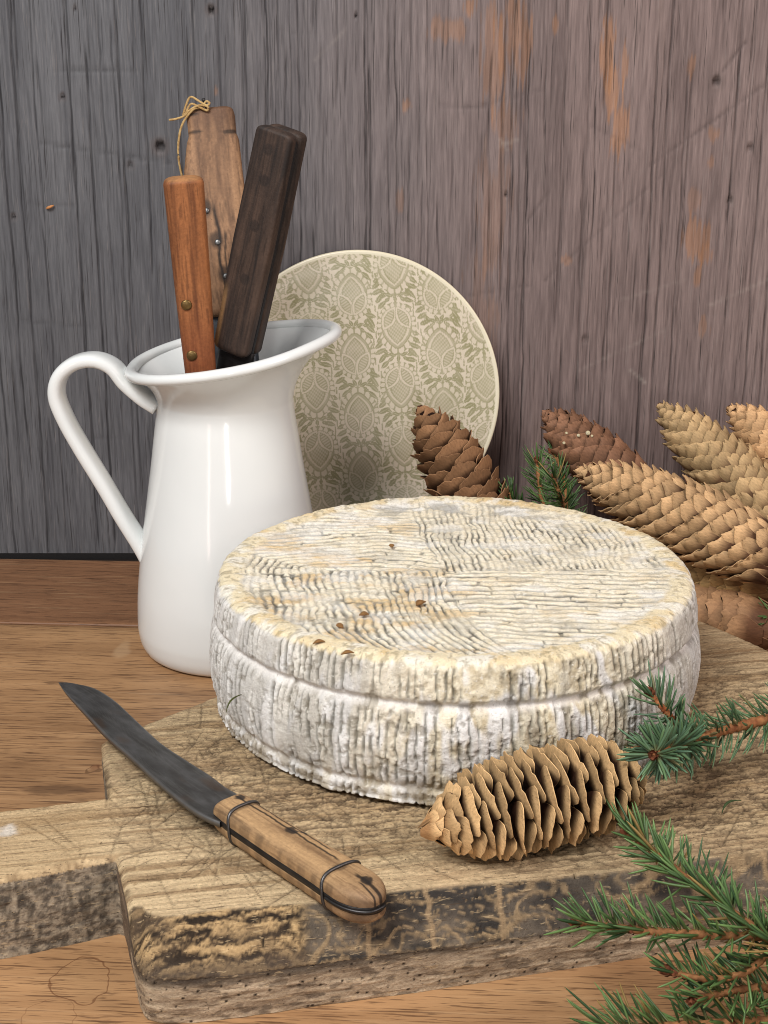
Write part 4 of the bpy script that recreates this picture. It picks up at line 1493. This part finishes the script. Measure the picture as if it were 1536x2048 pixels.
    link('wire_band', npmesh('wire_band', v - O, q, tr, np.tile(lin((70, 68, 68)), (len(v), 1))), M_metal, parent=root)


board_knife()


# ------------------------------------------------------------------ spruce cones
def scale_mesh(name, seed, open_, pal):
    """one cone scale, unit length along +y from root to free edge, width along x, outside face +z"""
    r = np.random.default_rng(seed)
    nu, nv = 7, 8
    u = np.linspace(-1, 1, nu)
    v = np.linspace(0, 1, nv)
    U, V = np.meshgrid(u, v, indexing='ij')
    w = np.interp(V, [0, .25, .5, .72, .88, 1.0], [.18, .32, .45, .50, .46, .30] if open_ > .5 else [.18, .32, .44, .47, .38, .18])
    jag = 1 + ((.04 if open_ > .5 else .045) * r.normal(size=nu)[:, None]) * (V > .8)
    x = U * w
    y = V * jag
    y = y - (.13 if open_ > .5 else .07) * U ** 2 * V
    z = -(.16 if open_ > .5 else .30) * (U * w / .45) ** 2 * .45 + open_ * V ** 2 * -.03 + .015 * r.normal() * U - .05 * np.clip(V - .7, 0, 1) ** 1 * (0 if open_ > .5 else 1)
    z += .02 * np.exp(-(U / .25) ** 2)
    th = .020 if open_ > .5 else .035
    top = np.stack([x, y, z + th / 2], -1).reshape(-1, 3)
    bot = np.stack([x, y, z - th / 2], -1).reshape(-1, 3)
    vv = np.vstack([top, bot])
    q = quads(nu, nv)
    k = nu * nv
    qs = [q, q[:, ::-1] + k]
    edge = [i * nv for i in range(nu)] + [(nu - 1) * nv + j for j in range(1, nv)] + [i * nv + nv - 1 for i in range(nu - 2, -1, -1)] + [j for j in range(nv - 2, 0, -1)]
    e2 = edge[1:] + edge[:1]
    ne = len(edge)                               # crisp rim with its own vertices
    vv = np.vstack([vv, top[edge], bot[edge]])
    ii = np.arange(ne)
    qs.append(np.stack([2 * k + (ii + 1) % ne, 2 * k + ii, 2 * k + ne + ii, 2 * k + ne + (ii + 1) % ne], -1))
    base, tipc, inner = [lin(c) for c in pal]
    tt = (ss(.50, .72, V) if open_ > .5 else ss(.35, .85, V)).ravel()  # brown scale roots, deepened in colour so the gaps look shaded
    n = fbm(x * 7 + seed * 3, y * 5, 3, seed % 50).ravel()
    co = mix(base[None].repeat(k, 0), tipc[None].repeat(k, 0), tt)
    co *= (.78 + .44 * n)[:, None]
    rimt = ss(.93, 1.0, V).ravel()
    co = mix(co, np.tile(tipc * 1.12, (k, 1)), rimt * .5)
    ci = np.tile(inner, (k, 1)) * (.7 + .6 * n)[:, None]
    rc_ = mix(co[edge], np.tile(tipc * 1.05, (ne, 1)), np.full(ne, .35))
    return npmesh(name, vv, np.vstack(qs), None, np.vstack([co, ci, rc_, rc_]))


def make_cone(label, base, apex, rmax, n, opens, L, wide, pal, seed, group, prof=None, bend=0.0):
    r = np.random.default_rng(seed)
    base, apex = np.asarray(base, float), np.asarray(apex, float)
    D = apex - base
    Ln = np.linalg.norm(D)
    ax = D / Ln
    s = np.cross(ax, [0, 0, 1.0])
    s /= np.linalg.norm(s)
    m = np.cross(s, ax)
    root = empty('spruce_cone', tuple(base), label=label, cat='cone', group=group)
    prof = prof or ([0, .06, .16, .34, .55, .75, .88, .96, 1], [.22, .62, .88, 1, .98, .84, .62, .38, .14])
    Rf = lambda t: rmax * np.interp(t, *prof)
    cen = lambda t: base + D * t + m * (bend * 4 * t * (1 - t))
    # woody core
    t = np.linspace(.05, .97, 24)
    core_r = np.maximum(Rf(t) * (.50 if opens[1] < 40 else .26), .002)
    v, q, tr = loft(np.array([cen(x) for x in t]), np.tile(s, (24, 1)), np.tile(m, (24, 1)), core_r, core_r, 18, 2)
    link('core', npmesh('cone_core', v - base, q, tr, np.tile(lin(pal[2]) * .35, (len(v), 1))), M_scale, parent=root)  # core colour darkened to stand in for shade between the scales
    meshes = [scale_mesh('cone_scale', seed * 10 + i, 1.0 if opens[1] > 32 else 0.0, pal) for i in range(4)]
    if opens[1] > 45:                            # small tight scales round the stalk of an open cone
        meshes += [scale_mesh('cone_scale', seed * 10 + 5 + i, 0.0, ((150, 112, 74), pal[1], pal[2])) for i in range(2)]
    for me in meshes:
        me.materials.append(M_scale)
    ga = math.pi * (3 - math.sqrt(5))
    for i in range(n):
        f = (i + .5) / n
        # spend scales in proportion to the girth
        tip_t = min(-.012 + 1.035 * f ** (1.12 if opens[1] > 45 else .93), 1.02)
        Rt = Rf(min(max(tip_t, 0), 1)) + r.normal(0, .0006)
        op = math.radians(np.interp(f, [0, .25, .75, 1], [opens[0], opens[1], opens[1], opens[2]]) + r.normal(0, opens[3]))
        l = L * np.interp(f, [0, .12, .3, .8, 1], [.46 if opens[1] > 45 else .62, .85, 1, .92, .55]) * (1 + .05 * r.normal())
        lim = math.asin(min(max(Rt - .0008, .0004) / l, 1.0))
        op = op if lim > 1.3 else min(op, lim)
        if opens[1] > 45 and f < .13:
            op = min(op, math.asin(min(max(Rt - .0008, .0004) / l, .99)))
        an = i * ga + r.normal(0, .03)
        rad = s * math.cos(an) + m * math.sin(an)
        tan = -s * math.sin(an) + m * math.cos(an)
        tip = cen(tip_t) + rad * Rt
        d = ax * math.cos(op) + rad * math.sin(op)
        rootp = tip - d * l
        # keep the root inside the core, not across the axis
        nrm = rad * math.cos(op) - ax * math.sin(op)
        w = l * wide * np.interp(f, [0, .15, .8, 1], [.8, 1, 1, .7])
        roll = r.normal(0, .05)
        tn = tan * math.cos(roll) + nrm * math.sin(roll)
        nn = np.cross(tn, d)
        if nn @ nrm < 0:
            tn = -tn
            nn = np.cross(tn, d)
        o = link('scale', meshes[4 + i % 2] if (opens[1] > 45 and f < .13) else meshes[i % 4], None, parent=root)
        p = rootp - base
        o.matrix_parent_inverse = Matrix.Identity(4)
        o.matrix_basis = Matrix(((tn[0] * w, d[0] * l, nn[0] * l, p[0]), (tn[1] * w, d[1] * l, nn[1] * l, p[1]), (tn[2] * w, d[2] * l, nn[2] * l, p[2]), (0, 0, 0, 1)))
    return root


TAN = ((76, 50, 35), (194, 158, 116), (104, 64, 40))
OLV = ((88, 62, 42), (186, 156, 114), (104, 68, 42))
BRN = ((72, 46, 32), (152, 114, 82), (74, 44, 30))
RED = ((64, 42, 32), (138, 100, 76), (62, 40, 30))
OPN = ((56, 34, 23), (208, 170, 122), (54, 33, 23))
GC = 'spruce cones piled behind the cheese'

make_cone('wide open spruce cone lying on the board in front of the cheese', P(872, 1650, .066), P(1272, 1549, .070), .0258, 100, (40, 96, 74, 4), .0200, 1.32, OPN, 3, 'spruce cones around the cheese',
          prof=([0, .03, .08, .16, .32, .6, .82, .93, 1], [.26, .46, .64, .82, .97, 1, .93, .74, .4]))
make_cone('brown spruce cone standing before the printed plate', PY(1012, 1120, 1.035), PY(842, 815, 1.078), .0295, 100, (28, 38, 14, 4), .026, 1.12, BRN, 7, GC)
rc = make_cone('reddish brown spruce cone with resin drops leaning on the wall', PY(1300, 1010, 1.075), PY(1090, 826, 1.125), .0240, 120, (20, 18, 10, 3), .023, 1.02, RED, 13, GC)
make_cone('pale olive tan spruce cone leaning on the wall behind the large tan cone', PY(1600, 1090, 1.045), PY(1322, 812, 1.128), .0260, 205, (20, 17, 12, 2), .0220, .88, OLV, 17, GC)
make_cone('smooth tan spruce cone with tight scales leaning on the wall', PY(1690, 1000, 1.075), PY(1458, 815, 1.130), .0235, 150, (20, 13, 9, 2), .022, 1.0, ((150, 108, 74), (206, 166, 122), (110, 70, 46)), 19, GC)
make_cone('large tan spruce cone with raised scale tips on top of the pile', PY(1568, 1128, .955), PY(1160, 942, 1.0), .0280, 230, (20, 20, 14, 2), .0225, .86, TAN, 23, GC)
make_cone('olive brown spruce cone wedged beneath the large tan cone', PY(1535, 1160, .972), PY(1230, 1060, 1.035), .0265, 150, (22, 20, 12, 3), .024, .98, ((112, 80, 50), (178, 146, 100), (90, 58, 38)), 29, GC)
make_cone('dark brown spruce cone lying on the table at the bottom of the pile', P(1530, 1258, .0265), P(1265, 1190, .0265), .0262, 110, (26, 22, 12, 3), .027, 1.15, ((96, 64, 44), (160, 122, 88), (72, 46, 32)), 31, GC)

for px, py, rr in ((1176, 866, .0022), (1181, 884, .0018), (1157, 871, .0016), (1128, 886, .0014), (1133, 866, .0012), (1184, 872, .0013)):
    disc('resin_drop', PY(px, py, 1.0885), np.array([0, -1.0, .25]), rr * .8, rr * .45, (206, 194, 160), rc, np.array(rc.location), M_cheese)

# ------------------------------------------------------------------ spruce branches
def needles_on(path, per_m, length, r, upbias, cone_tip=True, droop=0.0, blue=0.0, phi=(50, 70), flat=0.0, radial_end=0.0):
    """needle geometry along one shoot; path runs from the cut end to the tip"""
    seg = np.linalg.norm(np.diff(path, axis=0), axis=1)
    cum = np.r_[0, np.cumsum(seg)]
    n = int(cum[-1] * per_m)
    sv = np.linspace(.002, cum[-1], n) + r.uniform(-.0006, .0006, n)
    sv = np.clip(sv, 0, cum[-1])
    p = np.stack([np.interp(sv, cum, path[:, k]) for k in range(3)], -1)
    dd = np.gradient(path, axis=0)
    d = np.stack([np.interp(sv, cum, dd[:, k]) for k in range(3)], -1)
    d /= np.linalg.norm(d, axis=1)[:, None]
    a = np.cross(d, [0, 0, 1.0])
    a /= np.linalg.norm(a, axis=1)[:, None] + 1e-9
    b = np.cross(a, d)
    psi = r.uniform(0, 2 * np.pi, n)
    # bias the ring of needles upwards
    psi = psi - upbias * np.cos(psi) * -1 * 0
    for k in range(n):
        tries = 0
        while math.sin(psi[k]) < -0.25 and r.random() < upbias and tries < 6:
            psi[k] = r.uniform(0, 2 * np.pi)
            tries += 1
    near = np.clip((sv - (cum[-1] - .012)) / .012, 0, 1)
    ph = np.radians(r.uniform(*phi, n) * (1 - .45 * near * (1 - radial_end)))
    rad = a * np.cos(psi)[:, None] + b * np.sin(psi)[:, None]
    dirn = d * np.cos(ph)[:, None] + rad * np.sin(ph)[:, None]
    ln = length * r.uniform(.68, 1.12, n)
    # curve forwards and up
    bendv = d * .35 + np.array([0, 0, .25 - droop]) + r.normal(0, .22, (n, 3))
    ts = np.array([0, .3, .62, .88, 1.0])
    wd = np.array([.55, 1.0, 1.0, .72, .12]) * .00078
    cp = p[:, None] + rad[:, None] * .0008 + dirn[:, None] * (ln[:, None] * ts)[..., None] + bendv[:, None] * (ln[:, None] * ts ** 2 * .30)[..., None]
    sx = np.cross(dirn, d)
    sx /= np.linalg.norm(sx, axis=1)[:, None] + 1e-9
    sy = np.cross(sx, dirn)
    ring = []
    for cx_, cy_ in ((1, 0), (0, 1), (-1, 0), (0, -1)):
        ring.append(cp + (sx[:, None] * cx_ + sy[:, None] * cy_ * .75) * wd[None, :, None])
    V = np.stack(ring, 2)                        # n,5,4,3
    q1 = quads(5, 4, False, True)
    q = (np.arange(n)[:, None, None] * 20 + q1[None]).reshape(-1, 4)
    g = r.random(n)
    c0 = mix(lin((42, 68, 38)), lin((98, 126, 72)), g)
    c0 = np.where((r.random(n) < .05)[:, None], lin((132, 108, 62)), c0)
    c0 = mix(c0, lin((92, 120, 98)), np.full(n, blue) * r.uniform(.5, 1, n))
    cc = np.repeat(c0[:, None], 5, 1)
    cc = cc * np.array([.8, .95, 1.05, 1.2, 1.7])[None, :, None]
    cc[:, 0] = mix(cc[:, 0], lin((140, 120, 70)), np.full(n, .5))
    cc = np.repeat(cc[:, :, None], 4, 2)
    return V.reshape(-1, 3), q, cc.reshape(-1, 3)


def branch(label, shoots, seed, group):
    """shoots: list of dict(path=[3d points], r=(root radius, tip radius), ...)"""
    r = np.random.default_rng(seed)
    O = np.asarray(shoots[0]['path'][0], float)
    root = empty('spruce_branch', tuple(O), label=label, cat='branch', group=group)
    for sh in shoots:
        path = curve(np.asarray(sh['path'], float), 60)
        rad = np.linspace(sh.get('r', (.0022, .0014))[0], sh.get('r', (.0022, .0014))[1], 60)
        rad = rad * (1 + .10 * np.sin(np.arange(60) * 2.1) + .08 * r.normal(size=60))
        v, q, t = tube(path, rad, 9)
        g = vn(v[:, 0] * 700, v[:, 1] * 700 + v[:, 2] * 500, 4)
        tc = mix(lin(sh.get('bark', (100, 62, 38))), lin((170, 120, 78)), g)
        tw = link('twig', npmesh('twig', v - O, q, t, tc), M_twig, parent=root)
        nv, nq, nc = needles_on(path, sh.get('per', 2600), sh.get('len', .0165), r, sh.get('up', .8), blue=sh.get('blue', 0), phi=sh.get('phi', (50, 78)), radial_end=sh.get('rend', 0))
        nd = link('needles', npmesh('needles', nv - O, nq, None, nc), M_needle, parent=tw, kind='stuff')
        # bud of brown scales at the tip and at marked places
        for bt, br in sh.get('buds', ((1.0, .0026),)):
            k = min(int(bt * 59), 59)
            c = path[k]
            dd = path[min(k + 1, 59)] - path[max(k - 1, 0)]
            dd /= np.linalg.norm(dd)
            bv, bq, bc, off = [], [], [], 0
            for j in range(14):
                an = j * 2.4
                tt = j / 14
                s = np.cross(dd, [.2, .3, 1.0])
                s /= np.linalg.norm(s)
                m = np.cross(s, dd)
                rd = s * math.cos(an) + m * math.sin(an)
                tn = -s * math.sin(an) + m * math.cos(an)
                p0 = c + dd * (br * (1.6 * tt - .6)) + rd * br * .35
                p1 = p0 + dd * br * 1.0 + rd * br * (.75 - .7 * tt)
                pm = (p0 + p1) / 2 + rd * br * .18
                w = br * .5
                q4 = np.array([p0 - tn * w * .6, p0 + tn * w * .6, pm + tn * w, p1 + rd * br * .05, pm - tn * w])
                bv.append(q4)
                bq += [[off, off + 1, off + 2, off + 4]]
                bc.append([off + 4, off + 2, off + 3])
                off += 5
            bvv = np.concatenate(bv)
            n_ = len(bvv)
            inner = bvv - np.tile(dd * br * .12, (n_, 1))
            me = npmesh('bud', np.vstack([bvv, inner]) - O, np.vstack([np.array(bq), np.array(bq)[:, ::-1] + n_]), np.vstack([np.array(bc), np.array(bc)[:, ::-1] + n_]), np.tile(lin((120, 70, 48)), (2 * n_, 1)) * r.uniform(.6, 1.4, (2 * n_, 1)), False)
            link('bud', me, M_twig, parent=tw)
    return root


def pz(*a):
    return [P(x, y, z) for x, y, z in a]


def pyy(*a):
    return [PY(x, y, Y) for x, y, Y in a]


GB = 'spruce branches around the board'
branch('blue green spruce branch lying on the board beside the cheese and open cone', [
    dict(path=pz((1640, 1410, .078), (1560, 1432, .076), (1480, 1452, .074), (1420, 1470, .074), (1370, 1488, .076)), r=(.0030, .0022), per=1683, len=.0185, up=.35, blue=.45, buds=(), bark=(120, 66, 42), phi=(50, 72)),
    dict(path=pz((1385, 1478, .076), (1352, 1445, .084), (1325, 1415, .092), (1302, 1388, .098)), r=(.0018, .0015), per=1907, len=.0150, up=.3, blue=.6, buds=((1.0, .0030),), bark=(140, 70, 40), phi=(55, 80)),
    dict(path=pz((1385, 1484, .076), (1355, 1492, .083), (1328, 1500, .089), (1308, 1510, .096)), r=(.0018, .0015), per=2692, len=.0158, up=.0, blue=.7, buds=((1.0, .0026),), bark=(140, 74, 46), phi=(58, 85), rend=1.0),
    dict(path=pz((1385, 1484, .074), (1320, 1490, .068), (1262, 1498, .066)), r=(.0016, .0010), per=841, len=.0130, up=.3, blue=.5, buds=()),
], 41, GB)
branch('fresh green spruce branch with three shoots spreading over the front board edge', [
    dict(path=pz((1640, 1950, .052), (1570, 1900, .056), (1500, 1850, .060), (1420, 1790, .062), (1330, 1722, .061), (1290, 1690, .060), (1256, 1667, .060)), per=1402, len=.0170, up=.93, buds=((1.0, .0026), (.86, .0026))),
    dict(path=pz((1600, 1868, .052), (1500, 1872, .053), (1400, 1869, .055), (1300, 1862, .055), (1225, 1854, .053), (1158, 1845, .052)), per=1402, len=.0170, up=.92, buds=((1.0, .0026), (.68, .0024))),
    dict(path=pz((1590, 1880, .048), (1535, 1910, .044), (1490, 1945, .040), (1430, 1958, .037), (1375, 1952, .036), (1338, 1942, .036)), per=1402, len=.0140, up=.6, buds=((1.0, .0028), (.93, .0022)), r=(.0018, .0012)),
], 43, GB)
branch('spruce branch lying on the bare table in front of the board', [
    dict(path=pz((1700, 2030, .016), (1560, 2040, .016), (1440, 2046, .016), (1320, 2052, .015), (1260, 2056, .015), (1205, 2060, .014)), per=1570, len=.0185, up=.8, buds=()),
    dict(path=pz((1600, 2038, .018), (1560, 1990, .026), (1520, 1975, .030), (1450, 1985, .030), (1390, 2000, .028)), per=1290, len=.0150, up=.6, buds=((1.0, .0022),)),
], 47, GB)
branch('dark green spruce sprig standing behind the cheese near the brown cones', [
    dict(path=pyy((1150, 1090, 1.03), (1135, 1030, 1.035), (1118, 985, 1.035), (1108, 955, 1.035)), per=2019, len=.0170, up=0.0, buds=((1.0, .0018),), phi=(55, 80)),
    dict(path=pyy((1140, 1060, 1.045), (1090, 1010, 1.07), (1078, 960, 1.08), (1075, 925, 1.085)), per=1570, len=.0150, up=0.0, buds=((1.0, .003),), phi=(40, 70)),
    dict(path=pyy((1140, 1070, 1.045), (1060, 1040, 1.045), (1030, 1010, 1.045), (1020, 985, 1.045)), per=1683, len=.0140, up=0.0, buds=(), phi=(35, 65)),
    dict(path=pyy((1140, 1050, 1.06), (1130, 980, 1.085), (1120, 930, 1.10), (1105, 905, 1.11)), per=1458, len=.0140, up=0.0, buds=((1.0, .003),), phi=(40, 70)),
], 53, GB)
branch('dark spruce branch tucked under the cone pile behind the board', [
    dict(path=pyy((1720, 1220, .985), (1640, 1205, 1.0), (1560, 1190, 1.015), (1490, 1180, 1.03), (1430, 1170, 1.04)), per=1683, len=.0170, up=.2, buds=()),
    dict(path=pyy((1720, 1250, .95), (1640, 1240, .952), (1580, 1236, .952), (1540, 1232, .95)), per=1683, len=.0150, up=.2, buds=()),
], 59, GB)


# ------------------------------------------------------------------ crumbs, loose needles, chip on the wall
def crumb(px, py, z, ang, ln, wd, col, label, name='bud_scale', cat='crumb', group='brown bud scales fallen on the cheese', lift=.0):
    p = P(px, py, z)
    n = 9
    t = np.linspace(0, 1, n)
    path = np.stack([(t - .5) * ln, .15 * ln * np.sin(t * 3.1), .0006 + .12 * ln * np.sin(t * 2.6) + lift * t], -1)
    s = np.tile(np.array([0, 1.0, 0]), (n, 1))
    m = np.tile(np.array([0, 0, 1.0]), (n, 1))
    w = np.maximum(np.sin(np.pi * np.clip(t, .06, .94)), .15) * wd
    v, q, tr = loft(path, s, m, w, w * .35 + .0002, 8, 2.2)
    o = link(name, npmesh(name, v, q[:, ::-1], tr[:, ::-1], np.tile(lin(col), (len(v), 1)) * (.7 + .6 * vn(v[:, 0] * 900, v[:, 1] * 900, 3))[:, None]), M_twig, label=label, cat=cat, group=group)
    o.location = tuple(p)
    o.rotation_euler = (0, 0, ang)


LB = 'tiny brown bud scale fallen on top of the cheese'
for px, py, an, ln, wd in ((638, 1288, .3, .0062, .0016), (695, 1310, .2, .0064, .0017), (682, 1254, 2.0, .0058, .0020), (842, 1210, .7, .0068, .0026), (728, 1232, .1, .0052, .0022), (785, 1094, 1.4, .0040, .0018)):
    crumb(px, py, .1228 + (.0008 if py > 1280 else 0), an, ln, wd, (128, 94, 58), LB)
# loose needles
crumb(468, 1418, .094, 1.0, .013, .0006, (70, 74, 40), 'single olive green needle stuck to the side of the cheese', 'loose_needle', 'needle', None, .004)
crumb(1463, 1618, .0452, .75, .017, .0008, (62, 78, 48), 'single green needle lying alone on the board beyond the open cone', 'loose_needle', 'needle', None)
p = PY(100, 414, WY - .0016)
ch, cq, ctr = loft(np.array([[-.003, 0, -.0012], [-.001, -.0008, -.0003], [.001, -.001, .0004], [.003, 0, .0013]]), np.tile([.3, 0, -1.0], (4, 1)), np.tile([0, 1.0, 0], (4, 1)), np.array([.0006, .0011, .0010, .0004]), .0007, 8, 3)
o = link('wood_splinter', npmesh('wood_splinter', ch, cq, ctr, np.tile(lin((190, 132, 84)), (len(ch), 1))), M_wood, label='small orange wood splinter stuck in the grey wall panel', cat='splinter')
o.location = tuple(p)
